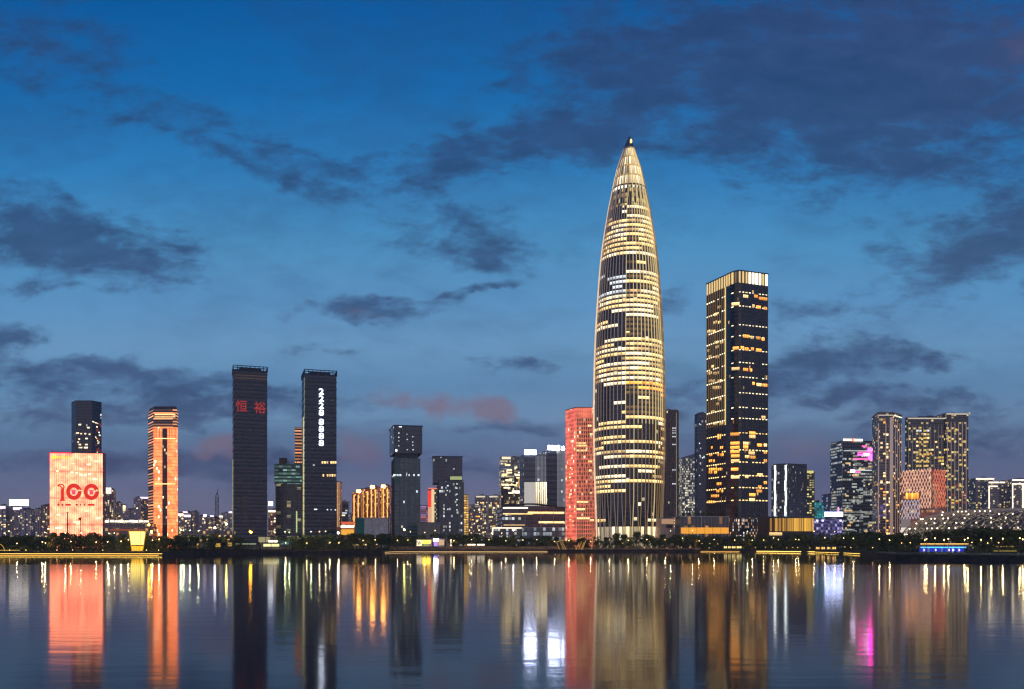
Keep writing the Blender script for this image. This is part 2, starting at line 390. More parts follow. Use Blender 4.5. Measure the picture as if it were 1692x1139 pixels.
def tower(name, label, cat, poly, ztop, mats, rng, fh=3.6, bw=3.2, ribs=None, slabs=None, z0=GZ, parapet=1.4, plant=True,
          nwin=0, wmats=None, zone=(0.0, 1.0), wspan=(1, 1), faces=(0,), group=None, rib_w=.5, rib_d=.5, slab_h=.45, slab_d=.35, hh=.58, plant_mat=None):
    """a building: facade with its ribs and floor slabs, parapet, roof plant and single lit windows"""
    c, pl = rel(poly)
    root = thing(name, label, cat, (c[0], c[1], 0), group)
    b = MB(); b.prism(pl, z0, ztop, 0, 1)
    n = len(pl)
    if ribs:
        for i in range(n):
            a, q = Vector(pl[i]), Vector(pl[(i + 1) % n]); l = (q - a).length; k = max(1, round(l / ribs)); d = (q - a) / l
            nn_ = Vector((d.y, -d.x))
            for j in range(k + 1):
                if j == k and n > 2: continue
                p = a + d * (l * j / k) + nn_ * (rib_d / 2 - .05)
                b.box((p.x, p.y, (z0 + ztop) / 2 + .1), (rib_w, rib_d, ztop - z0 + .2), 2, math.atan2(d.y, d.x))
    if slabs:
        z = z0 + slabs
        while z < ztop - 1:
            b.prism(pl, z, z + slab_h, 2, 2, True, slab_d); z += slabs
    b.build('facade', mats, root)
    if parapet:
        q = MB(); o1, o2 = offset(pl, slab_d + .15 if slabs else .3), offset(pl, -.5)
        for i in range(n):
            j = (i + 1) % n
            A, B_, C_, D = o1[i], o1[j], o2[j], o2[i]
            q.face([(*A, ztop), (*B_, ztop), (*B_, ztop + parapet), (*A, ztop + parapet)])
            q.face([(*C_, ztop + .01), (*D, ztop + .01), (*D, ztop + parapet), (*C_, ztop + parapet)])
            q.face([(*A, ztop + parapet), (*B_, ztop + parapet), (*C_, ztop + parapet), (*D, ztop + parapet)])
            q.face([(*B_, ztop), (*A, ztop), (*D, ztop), (*C_, ztop)])
        q.build('parapet', mats[2] if len(mats) > 2 else m_roof, root)
    if plant:
        q = MB(); xs = [p[0] for p in pl]; ys = [p[1] for p in pl]
        w, d = (max(xs) - min(xs)), (max(ys) - min(ys)); ang = math.atan2(pl[1][1] - pl[0][1], pl[1][0] - pl[0][0])
        q.box((rng.uniform(-.1, .1) * w, 0, ztop + 1.3), (w * .42, d * .3, 2.6 + .02), 0, ang)
        q.box((w * .12, d * .05, ztop + 3.1), (w * .15, d * .15, 1.2), 0, ang)
        q.build('plant_room', plant_mat or m_roof, root)
    used = set()
    for k in range(nwin):
        for _ in range(20):
            i = rng.choice(faces); a, q = pl[i], pl[(i + 1) % n]; l = math.hypot(q[0] - a[0], q[1] - a[1])
            nb = int(l / bw); nf = int((ztop - z0) / fh)
            s = rng.randint(*wspan); j = rng.randint(0, max(0, nb - s)); f = rng.randint(int(nf * zone[0]), max(int(nf * zone[0]), int(nf * zone[1]) - 1))
            if all((i, j + t, f) not in used for t in range(s)): break
        for t in range(s): used.add((i, j + t, f))
        m = l / 2 - nb * bw / 2
        panel(root, a, q, m + (j + s / 2) * bw, z0 + (f + .62) * fh, s * bw * .8, fh * hh, rng.choice(wmats))
    return root, pl

# ------------------------------------------------------------------ water, land, shore
SHORE = [(-2500, 420), (-900, 430), (-300, 440), (0, 462), (150, 462), (268, 452), (285, 470), (330, 505), (430, 525), (560, 540), (632, 575), (645, 640), (700, 690),
         (900, 700), (1150, 706), (1260, 690), (1330, 640), (1395, 545), (1430, 470), (1452, 372), (1480, 318), (1560, 298), (1692, 272),
         (2000, 262), (2600, 250), (4200, 240)]
def shore(px):
    for (a, ya), (b, yb) in zip(SHORE, SHORE[1:]):
        if a <= px <= b: return ya + (yb - ya) * (px - a) / (b - a)
    return SHORE[-1][1]

def water_material():
    m = bpy.data.materials.new('lake_water'); m.use_nodes = True; nt = m.node_tree; L = nt.links; b = nt.nodes['Principled BSDF']
    b.inputs['Base Color'].default_value = (.004, .010, .022, 1); b.inputs['IOR'].default_value = 1.16
    g = nt.nodes.new('ShaderNodeNewGeometry'); s = nt.nodes.new('ShaderNodeSeparateXYZ'); L.new(g.outputs['Position'], s.inputs[0])
    n = nt.nodes.new('ShaderNodeTexNoise'); n.inputs['Scale'].default_value = .012; n.inputs['Detail'].default_value = 3
    mp = nt.nodes.new('ShaderNodeMapping'); mp.inputs['Scale'].default_value = (.35, 1, 1); L.new(g.outputs['Position'], mp.inputs[0]); L.new(mp.outputs[0], n.inputs['Vector'])
    # calm water in the lee of the far shore, a light breeze this side of it
    edge = nt.nodes.new('ShaderNodeMath'); edge.operation = 'MULTIPLY_ADD'; L.new(n.outputs['Fac'], edge.inputs[0]); edge.inputs[1].default_value = 14; L.new(s.outputs[1], edge.inputs[2])
    mr = nt.nodes.new('ShaderNodeMapRange'); L.new(edge.outputs[0], mr.inputs[0])
    mr.inputs[1].default_value = 240; mr.inputs[2].default_value = 252; mr.inputs[3].default_value = .075; mr.inputs[4].default_value = .025
    ad = nt.nodes.new('ShaderNodeMath'); ad.operation = 'MULTIPLY_ADD'; L.new(n.outputs['Fac'], ad.inputs[0]); ad.inputs[1].default_value = .025; L.new(mr.outputs[0], ad.inputs[2])
    L.new(ad.outputs[0], b.inputs['Roughness'])
    w = nt.nodes.new('ShaderNodeTexNoise'); w.inputs['Scale'].default_value = .55; w.inputs['Detail'].default_value = 3
    mp2 = nt.nodes.new('ShaderNodeMapping'); mp2.inputs['Scale'].default_value = (.35, 1, 1); L.new(g.outputs['Position'], mp2.inputs[0]); L.new(mp2.outputs[0], w.inputs['Vector'])
    bp = nt.nodes.new('ShaderNodeBump'); bp.inputs['Strength'].default_value = .11; bp.inputs['Distance'].default_value = .12
    L.new(w.outputs['Fac'], bp.inputs['Height']); L.new(bp.outputs[0], b.inputs['Normal'])
    return m
wb = MB(); wb.face([(-12000, -2500, 0), (12000, -2500, 0), (12000, 20000, 0), (-12000, 20000, 0)])
tag(wb.build('water', water_material()), 'calm dark lake carrying long reflections of the lit skyline', 'lake', kind='structure')

m_ground = weathered('park_ground', (.026, .028, .012), .5, .05)
m_bank = weathered('stone_bank', (.050, .036, .024), .5, .4)
m_prom = weathered('promenade_paving', (.20, .18, .16), .3, .3)
pxs = [-2500, -1600, -900, -500] + list(range(-300, 2001, 20)) + [2200, 2600, 3200, 4200]
pxs = sorted(set(pxs + [268, 285, 632, 645]))
rows = [(-2, -1.2, 0), (0, -.3, 1), (3.0, GZ - .6, 1), (3.4, GZ - .1, 1), (9, GZ - .02, 0), (200, GZ, 0)]
gb = MB()
def gpt(px, k):
    ys = shore(px)
    if k < len(rows): y = ys + rows[k][0]; z = rows[k][1]
    else: y = (1300, 4000, 20000)[k - len(rows)]; z = GZ
    return (X(px, y), y, z)
for a, b_ in zip(pxs, pxs[1:]):
    for k in range(len(rows) + 2):
        gb.face([gpt(a, k), gpt(b_, k), gpt(b_, k + 1), gpt(a, k + 1)], None, 1 if k in (1, 2, 3) and k < len(rows) else 0)
tag(gb.build('ground', [m_ground, m_bank]), 'dark park land behind the stone bank of the lake', 'ground', kind='structure')
pb = MB()
for a, b_ in zip(pxs, pxs[1:]):
    if a < -300 or b_ > 1440: continue
    P_ = []
    for px, off in ((a, 9.5), (b_, 9.5), (b_, 15.5), (a, 15.5)):
        y = shore(px) + off; P_.append((X(px, y), y, GZ + .012))
    pb.face(P_)
tag(pb.build('promenade', m_prom), 'paved promenade along the far shore of the lake', 'path', kind='structure')

def ribbon(name, label, cat, px0, px1, off, z0, z1, th, mat, step=10):
    """a wall or light strip that follows the shore"""
    b = MB(); n = max(2, int(abs(px1 - px0) / step)); pts = []
    for i in range(n + 1):
        px = px0 + (px1 - px0) * i / n; y = shore(px) + off; pts.append((X(px, y), y))
    c = pts[len(pts) // 2]; pts = [(p[0] - c[0], p[1] - c[1]) for p in pts]
    for p, q in zip(pts, pts[1:]):
        b.face([(*p, z0), (*q, z0), (*q, z1), (*p, z1)])
        b.face([(q[0], q[1] + th, z0), (p[0], p[1] + th, z0), (p[0], p[1] + th, z1), (q[0], q[1] + th, z1)])
        b.face([(*p, z1), (*q, z1), (q[0], q[1] + th, z1), (p[0], p[1] + th, z1)])
    o = b.build(name, mat); o.location = (c[0], c[1], 0)
    return tag(o, label, cat)

# ------------------------------------------------------------------ facades
def bldg(a): return [a, m_roof, m_trimdark]
fm_apt = facade('apartment_wall', (.46, .40, .40), (.14, .13, .15), 3.1, 3.0, .18, WARM, CREAM, .8, .22, .34)
fm_apt2 = facade('apartment_wall_brown', (.32, .25, .23), (.10, .085, .085), 3.1, 2.8, .14, WARM, AMBER, .9, .24, .34, seed=4)
fm_apt3 = facade('apartment_wall_mauve', (.42, .35, .39), (.13, .11, .14), 3.2, 3.4, .16, WARM, CREAM, .8, .26, .36, seed=8)
fm_aptw = facade('apartment_wall_busy', (.42, .34, .29), (.14, .11, .09), 3.1, 2.9, .30, WARM, CREAM, .95, .2, .34, seed=11)
fm_off = facade('office_glass_busy', (.07, .07, .075), (.03, .032, .036), 4.0, 2.6, .42, WARM, CREAM, .85, .08, .30, run=4, seed=14, rough=.4)
fm_offc = facade('office_glass_cool', (.10, .11, .12), (.05, .055, .06), 4.0, 3.0, .46, CREAM, COOL, .42, .07, .34, run=5, seed=17, rough=.4)
fm_dark = facade('tower_glass_dark', (.022, .028, .045), (.013, .017, .030), 4.2, 2.2, .012, CREAM, COOL, 1.3, .10, .30, seed=20, rough=.35)
fm_darkb = facade('tower_glass_blue', (.035, .045, .07), (.02, .03, .055), 4.2, 2.4, .025, CREAM, COOL, .7, .10, .26, seed=22, rough=.3)
fm_teal = facade('tower_glass_green', (.085, .125, .12), (.05, .085, .082), 4.0, 2.4, .02, CREAM, COOL, 1.2, .08, .28, seed=26, rough=.35)
fm_slate = facade('tower_glass_slate', (.055, .062, .07), (.03, .036, .044), 4.0, 2.2, .10, CREAM, COOL, 1.1, .10, .28, seed=29, rough=.35)
fm_constr = facade('bare_concrete_floors', (.21, .20, .16), (.035, .035, .03), 4.2, 6.0, .12, lin('#cfd8a0'), WARM, .3, .08, .18, seed=31)

ALL = {}
def mk(key, name, label, cat, px0, Y0, px1, Y1, py, depth, fac, trim=m_trimdark, seed=1, **k):
    rng = random.Random(seed * 77 + len(ALL)); poly = foot(px0, Y0, px1, Y1, depth)
    root, pl = tower(name, label, cat, poly, Z(py, Y0), [fac, m_roof, trim], rng, **k)
    ALL[key] = (root, pl, Y0); return root, pl
def u_of(root, A, B, px):
    d = Vector((B[0] - A[0], B[1] - A[1])); l = d.length; d /= l
    ax, ay_ = A[0] + root.location.x, A[1] + root.location.y; k = (px - HX) / F
    return (k * ay_ - ax) / (d.x - k * d.y), ay_, d.y
def panel_px(root, A, B, px0, px1, py0, py1, mat, name='lit_window', **k):
    u0, ay_, dy = u_of(root, A, B, px0); u1 = u_of(root, A, B, px1)[0]
    Y = ay_ + dy * (u0 + u1) / 2; z0, z1 = Z(py1, Y), Z(py0, Y)
    return panel(root, A, B, (u0 + u1) / 2, (z0 + z1) / 2, u1 - u0, z1 - z0, mat, name, **k)

# ------------------------------------------------------------------ the tall bullet shaped tower
def bullet_tower():
    rng = random.Random(5); D = 852.0; s = D / F; cx = X(1039.5, D)
    root = thing('bullet_tower', 'tallest tower, bullet shaped with a pointed tip and golden lit vertical ribs', 'skyscraper', (cx, D, 0))
    PR = [(225, .15), (232, 2.4), (246, 8.0), (262, 12.9), (281, 19.3), (300, 23.7), (314, 26.7), (347, 33.4), (400, 42.3), (447, 47.8), (480, 50.2), (540, 54.2), (607, 57.0),
          (670, 57.8), (720, 57.8), (782, 56.6), (837, 54.6), (866, 53.4), (905, 52)]
    zr = [(HC + (HY - y) * s, r * s) for y, r in reversed(PR)]
    def rad(z):
        for (a, ra), (b, rb) in zip(zr, zr[1:]):
            if z <= b: return ra + (rb - ra) * (z - a) / (b - a)
        return zr[-1][1]
    zz = lambda py: HC + (HY - py) * s
    NB = 56
    def shell(b, zs, mi=0, off=0.0, zb=0.0):
        for a, c in zip(zs, zs[1:]):
            ra, rc = rad(a) + off, rad(c) + off
            for k in range(NB):
                t0, t1 = 2 * math.pi * k / NB, 2 * math.pi * (k + 1) / NB
                b.face([(ra * math.cos(t0), ra * math.sin(t0), a), (ra * math.cos(t1), ra * math.sin(t1), a), (rc * math.cos(t1), rc * math.sin(t1), c), (rc * math.cos(t0), rc * math.sin(t0), c)],
                       [(k * 4.0, a - zb), (k * 4 + 4.0, a - zb), (k * 4 + 4.0, c - zb), (k * 4.0, c - zb)], mi)
    Zl, Zt, Zc, Zcap = zz(866), zz(350), zz(314), zz(247)
    fh = 4.53; nf = int((Zt - Zl) / fh)
    glass = facade('bullet_glass', (.03, .028, .03), (.018, .02, .028), fh, 4.0, .02, WARM, CREAM, 1.2, .05, .26, seed=3.3, rough=.35)
    b = MB(); shell(b, [Zl + i * fh for i in range(nf + 1)]); b.build('glass_shell', glass, root)
    b = MB(); shell(b, [GZ, 8, 14, 20, Zl]); b.build('lobby_glass', facade('lobby_glass', (.05, .045, .04), (.2, .17, .12), Zl - GZ + .5, 4.0, .93, lin('#ffe2a4'), lin('#fff0cc'), 1.0, .07, .06, seed=2), root)
    b = MB(); shell(b, [Zl + nf * fh, zz(338), zz(327), zz(322)]); b.build('upper_shell', facade('upper_glass', (.05, .045, .035), (.05, .045, .03), 5.2, 4.0, .62, lin('#dcb860'), lin('#f0d48c'), .9, .10, .15, seed=9), root)
    b = MB(); shell(b, [zz(322), zz(316.2)], 0, .15, zz(322)); b.build('crown_windows', facade('crown_windows', (.02, .02, .02), (.1, .1, .1), (zz(316.2) - zz(322)) * 1.001, 8.0, 1.0, CREAM, lin('#fff6e0'), 1.6, .16, .16, seed=5), root)
    b = MB(); shell(b, [zz(316.2), Zc], 0, .8); b.build('crown_band', m_dark, root)
    b = MB(); zs = [Zc + (Zcap - Zc) * i / 12 for i in range(13)]; shell(b, zs, 0, 0.0, Zc)
    b.build('lit_crown', facade('crown_glass', (.25, .2, .12), (.4, .36, .28), (Zcap - Zc) / 4 * 1.001, 4.0, .9, lin('#fff4dc'), lin('#f6dc9c'), 2.0, .14, .10, seed=6, glow=lin('#d8b468'), gs=.7), root)
    b = MB(); b.lathe([(rad(Zcap) + .95, Zcap - 1), (rad(zz(240)) + .7, zz(240)), (rad(zz(234)) + .45, zz(234)), (rad(zz(229)) + .2, zz(229)), (.02, zz(223.5))], 28); b.build('tip_cap', pm('tip_metal', (.16, .15, .14), .35, .7), root)
    b = MB(); b.lathe([(.01, 0), (.9, 1.0), (1.1, 2.2), (.8, 3.6), (.01, 4.4)], 10); o = b.build('tip_lamp', emi('tip_lamp', '#ffd27a', 2.5), root)
    r_ = rad(zz(238)) + 1.2; o.location = (r_ * math.cos(R(-70)), r_ * math.sin(R(-70)), zz(240))
    # lit floors: runs of bays, by zone of the tower
    def dens(py, left):
        if left: T = [(364, 0.1), (438, .80), (462, .06), (545, .50), (572, .05), (642, .92), (700, .12), (762, .66), (790, .10), (800, .9), (812, .1), (826, .6), (870, .05)]
        else: T = [(364, .35), (440, .97), (462, .12), (535, .62), (566, .08), (642, .95), (664, .6), (690, .12), (702, .85), (745, .35), (760, .95), (792, .22), (802, .85), (808, .1), (818, .6), (858, .06), (870, .8)]
        for y, d in T:
            if py <= y: return d
        return .05
    runs = []
    for f in range(nf):
        z = Zl + (f + .62) * fh; py = HY - (z - HC) / s; k = 0
        while k < NB:
            t = 2 * math.pi * (k + .5) / NB; left = math.cos(t) < -.25; n = rng.choice((3, 4, 5, 6, 8, 10))
            e = k
            while e < NB and e < k + n and (math.cos(2 * math.pi * (e + .5) / NB) < -.25) == left: e += 1
            if rng.random() < dens(py, left):
                w = rng.random(); m = m_win_warm if w < .5 else (m_win_cream if w < .84 else m_win_dim)
                if 642 < py < 664 and not left: m = m_win_amber
                if 462 < py < 500 and left: m = m_win_cool
                runs.append((f, k, e, m, math.sin(2 * math.pi * ((k + e) / 2) / NB)))
            elif not left and py < 705 and rng.random() < .7: runs.append((f, k, e, m_win_gold, math.sin(2 * math.pi * ((k + e) / 2) / NB) * .2))
            k = e
    def strip(b, f, k0, k1):
        z0, z1 = Zl + (f + .34) * fh, Zl + (f + .92) * fh; r0, r1 = rad(z0) + .15, rad(z1) + .15
        for k in range(k0, k1):
            t0, t1 = 2 * math.pi * (k + .04) / NB, 2 * math.pi * (k + .96) / NB
            b.face([(r0 * math.cos(t0), r0 * math.sin(t0), z0), (r0 * math.cos(t1), r0 * math.sin(t1), z0), (r1 * math.cos(t1), r1 * math.sin(t1), z1), (r1 * math.cos(t0), r1 * math.sin(t0), z1)], [(k, -.5), (k + 1, -.5), (k + 1, .5), (k, .5)])
    front = sorted([r for r in runs if r[4] < 0], key=lambda r: -(r[2] - r[1]) * -r[4])
    for r in front[:100]:
        b = MB(); strip(b, r[0], r[1], r[2]); b.build('lit_window', r[3], root)
    b = MB(); ms = [m_win_warm, m_win_cream, m_win_dim, m_win_amber, m_win_cool, m_win_gold]
    for r in front[100:] + [r for r in runs if r[4] >= 0]:
        i0 = len(b.f); strip(b, r[0], r[1], r[2])
        for i in range(i0, len(b.f)): b.mi[i] = ms.index(r[3])
    tag(b.build('lit_floors', ms, root), None, kind='stuff')
    # ribs: pairs lean together at the foot and merge again under the crown
    gold = pm('rib_gold_led', (.35, .28, .18), .4, .6, lin('#ecd092'), .72, sample='NONE'); bronze = pm('rib_bronze_glow', (.60, .48, .38), .5, .2, (.6, .42, .28), .10, sample='NONE')  # bronze gets a faint glow of its own to brighten unlit ribs
    pale = pm('rib_pale_led', (.4, .34, .28), .4, .5, lin('#f2cfa6'), .95, sample='NONE'); dim = pm('rib_dim_led', (.3, .24, .16), .4, .5, lin('#a88448'), .4, sample='NONE')
    zs = [GZ, 9, 16, 23, 30, 38, 46, 60, 80, 105, 118, 118.01] + [120 + i * 15.5 for i in range(14)] + [zz(350), zz(338), zz(326), zz(314), zz(300), zz(281), zz(264), zz(246)]
    zs = sorted(zs)
    for k in range(NB):
        t = 2 * math.pi * k / NB; c = math.cos(t); sgn = 1 if k % 2 else -1; b = MB(); pr = None
        lit = (gold if c < .86 else (dim if c < .95 else bronze)) if c > -.26 else (pale if c < -.975 else bronze)
        if k % 2 and c > -.26 and lit is gold and rng.random() < .25: lit = dim
        for z in zs:
            a = 0.0
            if z < 46: a = sgn * .5 * (46 - z) / 44 * 1.0
            if z > zz(352): a = sgn * -.5 * min(1, (z - zz(352)) / (zz(316) - zz(352)))
            tt = t + a * 2 * math.pi / NB
            r = rad(z) + .1; w = .30; dp_ = .85 if z < zz(247) else .5
            ex, ey = math.cos(tt), math.sin(tt)
            q = [(ex * r + ey * w, ey * r - ex * w, z), (ex * (r + dp_) + ey * w, ey * (r + dp_) - ex * w, z), (ex * (r + dp_) - ey * w, ey * (r + dp_) + ex * w, z), (ex * r - ey * w, ey * r + ex * w, z)]
            if pr:
                for i in range(4):
                    j = (i + 1) % 4
                    b.face([pr[i], pr[j], q[j], q[i]], None, 0 if (z > 118.005 or c < -.9 or (lit is gold and k % 6 == 0)) else 1)
            pr = q
        b.face(list(pr)); b.build('rib', [lit, dim if c > -.3 and k % 3 else bronze], root)
bullet_tower()

# ------------------------------------------------------------------ the square tower beside it
def square_tower():
    rng = random.Random(8)
    A, P1, P2, B = (208, 949.5), (221.2, 917), (233.5, 902.2), (264, 914)
    mid = [tuple((1 - t) ** 2 * Vector(P1) + 2 * t * (1 - t) * Vector((226.6, 899.2)) + t * t * Vector(P2)) for t in (.25, .5, .75)]
    back = (244, 963.5)
    poly = [A, P1] + mid + [P2, B, back]
    zt = Z(446, 900); zc = zt - 12.5
    glass = facade('square_tower_glass', (.016, .017, .022), (.012, .014, .020), 4.3, 1.9, .008, AMBER, WARM, .8, .08, .2, seed=41, rough=.3)
    c, pl = rel(poly)
    root = thing('square_tower', 'tall square dark glass tower with rounded corner, golden left face and bright lit crown', 'skyscraper', (c[0], c[1], 0))
    b = MB(); b.prism(pl, GZ, zc, 0, 1); b.build('facade', [glass, m_roof], root)
    b = MB(); b.prism(offset(pl, -1.2), zc + .02, zt - .6, 0, 1); b.build('crown_core', [facade('crown_core', (.05, .045, .03), (.3, .25, .15), 13, 2.6, .8, lin('#d9a85a'), lin('#ffe9b8'), .32, .22, .04, seed=3), m_roof], root)
    b = MB(); o1, o2 = offset(pl, .35), offset(pl, -1.0); n = len(pl)
    for i in range(n):
        j = (i + 1) % n
        b.face([(*o1[i], zt - .6), (*o1[j], zt - .6), (*o1[j], zt + .5), (*o1[i], zt + .5)]); b.face([(*o1[i], zt + .5), (*o1[j], zt + .5), (*o2[j], zt + .5), (*o2[i], zt + .5)])
        b.face([(*o1[j], zt - .6), (*o1[i], zt - .6), (*o2[i], zt - .6), (*o2[j], zt - .6)])
    b.build('crown_rim', m_trimdark, root)
    LF, RF = (pl[0], pl[1]), (pl[5], pl[6])
    m_fin_w = emi('crown_fin_light', '#fff3d6', 2.6); m_fin_g = emi('crown_fin_gold', '#ffd890', 1.0)
    for (P, Q), k in ((LF, 8), (RF, 8), ((pl[1], pl[2]), 2), ((pl[2], pl[3]), 1), ((pl[4], pl[5]), 1)):
        l = math.hypot(Q[0] - P[0], Q[1] - P[1])
        for i in range(k):
            hot = P is RF[0] and i in (2, 3, 4, 5, 7)
            panel(root, P, Q, l * (i + .5) / k, zc + 5.9, l / k * (.56 if hot else .40), 11.6, m_fin_w if hot else m_fin_g, 'crown_fin', .3, .5)
    # gold vertical fins on the left face, one bright corner strip
    m_gold = emi('gold_fin_led', '#c89a4a', .34, 'NONE'); m_edge = emi('edge_strip_led', '#f4d488', 1.1, 'NONE'); l = math.hypot(LF[1][0] - LF[0][0], LF[1][1] - LF[0][1])
    m_fin_d = pm('fin_metal', (.14, .11, .07), .4, .6)
    zsplit = Z(705, 930)
    for i in range(9):
        u = l * (i + .3) / 9
        panel(root, *LF, u, (zsplit + zc) / 2, .30, zc - zsplit, m_gold, 'gold_fin', .7, .75)
        panel(root, *LF, u, (zsplit + 14) / 2, .4, zsplit - 14.2, m_fin_d, 'bronze_fin', .7, .75)
    panel(root, *LF, l - .5, (zsplit + zc) / 2, .8, zc - zsplit, m_edge, 'edge_strip', .8, .8)
    for k in range(13):
        for (P, Q, nf_) in ((RF[0], RF[1], 14),):
            lr = math.hypot(Q[0] - P[0], Q[1] - P[1])
            if k == 0: [panel(root, P, Q, lr * (i + .5) / nf_, (zc + 22) / 2, .22, zc - 24, m_dark, 'mullion', .35, .4) for i in range(nf_)]
    # rows of small lights every few floors
    rows_ = [484, 507, 538, 556, 579, 600, 624, 650, 674, 692, 716, 744, 764, 786, 806, 827]
    spots = []
    for py in rows_:
        for (P, Q), k in ((RF, 8), ((pl[2], pl[3]), 1), ((pl[4], pl[5]), 1), (LF, 9)):
            l = math.hypot(Q[0] - P[0], Q[1] - P[1])
            for i in range(k):
                if rng.random() > .1: spots.append((P is LF[0], P, Q, l * (i + .5) / k, Z(py, 905), l / k * .52, m_win_cream if py < 700 else m_win_warm))
    spots.sort(key=lambda q: q[0]); rest = MB(); ms = [m_win_cream, m_win_warm]
    for i, (lf, P, Q, u, z, w, m) in enumerate(spots):
        if i < 100: panel(root, P, Q, u, z, w, 1.0, m, 'facade_light', .15, .3)
        else:
            d = (Vector(Q) - Vector(P)).normalized(); p = Vector(P) + d * u + Vector((d.y, -d.x)) * .15
            rest.box((p.x, p.y, z), (w, .3, 1.0), ms.index(m), math.atan2(d.y, d.x))
    tag(rest.build('facade_lights', ms, root), None, kind='stuff')
    # amber lit rooms
    for px0, px1, py in ((1228, 1236, 490), (1246, 1252, 490), (1254, 1268, 494), (1209, 1222, 503), (1243, 1247, 506), (1250, 1257, 508), (1262, 1267, 510), (1228, 1238, 556), (1240, 1245, 558),
                         (1250, 1256, 559), (1258, 1263, 561), (1211, 1221, 576), (1224, 1229, 575), (1230, 1237, 577), (1241, 1246, 577), (1249, 1258, 579), (1209, 1222, 610), (1228, 1236, 611), (1239, 1243, 612),
                         (1243, 1247, 634), (1250, 1258, 636), (1260, 1268, 637), (1258, 1265, 690), (1238, 1248, 716), (1238, 1248, 722), (1207, 1222, 718), (1207, 1222, 733), (1207, 1222, 740), (1207, 1222, 747),
                         (1228, 1237, 733), (1228, 1236, 739), (1251, 1259, 736), (1262, 1267, 736), (1237, 1247, 749), (1231, 1238, 755), (1240, 1248, 756), (1208, 1222, 754), (1208, 1222, 762), (1208, 1220, 776), (1208, 1222, 789),
                         (1251, 1260, 785), (1231, 1237, 788), (1252, 1258, 805), (1250, 1259, 812), (1262, 1267, 798), (1238, 1248, 818), (1238, 1247, 826), (1262, 1267, 762), (1262, 1267, 748)):
        P, Q = (RF if px0 >= 1224 else (pl[3], pl[5]))
        m = rng.choice((m_win_amber, m_win_amber, m_win_warm))
        panel_px(root, P, Q, px0, px1, py - 2.6, py + 2.2, m, proud=.2 if px0 >= 1224 else 1.4)
    for k in range(84):
        py = rng.choice((508, 520, 533, 548, 566, 574, 580, 590, 606, 617, 630, 641, 660, 668, 681, 700, 720, 724, 740, 752, 762, 776, 781, 800, 812, 820, 830)); px = rng.uniform(1169, 1192)
        panel_px(root, *LF, px, px + rng.uniform(2.5, 6), py - 2.4, py + 1.8, m_win_amber if py > 700 else rng.choice((m_win_warm, m_win_dim, m_win_dim)), proud=.2)
    b = MB(); b.prism(offset(pl, .4), 8, 33, 0, None); b.build('lobby_glass', facade('glitter_lobby', (.05, .045, .05), (.06, .055, .05), 3.2, 1.9, .34, AMBER, COOL, 1.0, .2, .2, seed=12), root)
square_tower()

# ------------------------------------------------------------------ left group
# office block washed with peach light, red 100 sign
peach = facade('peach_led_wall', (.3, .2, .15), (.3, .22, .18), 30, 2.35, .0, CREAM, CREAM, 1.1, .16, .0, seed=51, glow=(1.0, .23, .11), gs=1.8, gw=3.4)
root, pl = mk('hundred', 'office_block', 'broad peach lit office block with vertical light lines and a red 100 sign', 'office block', 82.5, 1000, 169.5, 1009, 748.5, 13, facade('office_block_side', (.03, .02, .03), (.02, .02, .03), 4, 3, .03, WARM, CREAM, 1, seed=5), nwin=0, parapet=1.2, plant=False)
A, B = pl[0], pl[1]; l = math.hypot(B[0] - A[0], B[1] - A[1]); zt = Z(748.5, 1000)
d = Vector((B[0] - A[0], B[1] - A[1])) / l; nn_ = Vector((d.y, -d.x))
b = MB(); q0, q1 = Vector(A) + nn_ * .5, Vector(B) + nn_ * .5; h0 = Vector(A) + nn_ * .05; h1 = Vector(B) + nn_ * .05
b.face([(*q0, GZ), (*q1, GZ), (*q1, zt), (*q0, zt)], [(0, GZ), (l, GZ), (l, zt), (0, zt)]); b.face([(*q0, zt), (*q1, zt), (*h1, zt), (*h0, zt)]); b.face([(*h0, GZ), (*q0, GZ), (*q0, zt), (*h0, zt)]); b.face([(*q1, GZ), (*h1, GZ), (*h1, zt), (*q1, zt)])
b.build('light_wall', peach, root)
rng = random.Random(3)
for px, py, w in ((105, 773, 7), (121, 767, 5), (134, 775, 4), (147, 768, 6), (160, 763, 8), (95, 779, 4), (119, 781, 5), (127, 782, 4), (134, 785, 5), (141, 786, 4), (157, 792, 6), (148, 784, 4), (97, 851, 6), (130, 866, 8), (163, 857, 8), (143, 845, 7), (97, 873, 10), (127, 863, 12), (148, 756, 4)):
    panel_px(root, A, B, px - w / 2, px + w / 2, py - 1.3, py + 1.3, m_win_cream, proud=.75)
m_red = emi('red_sign_light', (1.0, .03, .003), .8); m_pink = emi('magenta_sign_light', '#ff3a6a', 1.2); m_redtop = emi('red_edge_led', '#ff2a48', 2.2)
panel_px(root, A, B, 82.5, 118, 748, 749.6, m_redtop, 'roof_led', proud=.9)
panel_px(root, A, B, 82.2, 83.4, 750, 766, m_redtop, 'edge_led', proud=.9)
m_yel = emi('yellow_sign_light', '#ffd23a', 1.6)
b = MB(); b.lathe([(.01, 0), (2.2, 0), (2.2, .5), (.01, .5)], 14); o = b.build('sign_emblem', m_yel, root); u = u_of(root, A, B, 89.5)[0]; p = Vector(A) + d * u + nn_ * 1.2
o.location = (p.x, p.y, Z(756, 1000)); o.rotation_euler = (R(90), 0, math.atan2(d.y, d.x))
for px in (94.5, 98.5, 102.5, 106.5, 110.5, 114):
    panel_px(root, A, B, px - 1.5, px + 1.3, 754.6, 757.4, m_yel, 'sign_character', proud=.8)
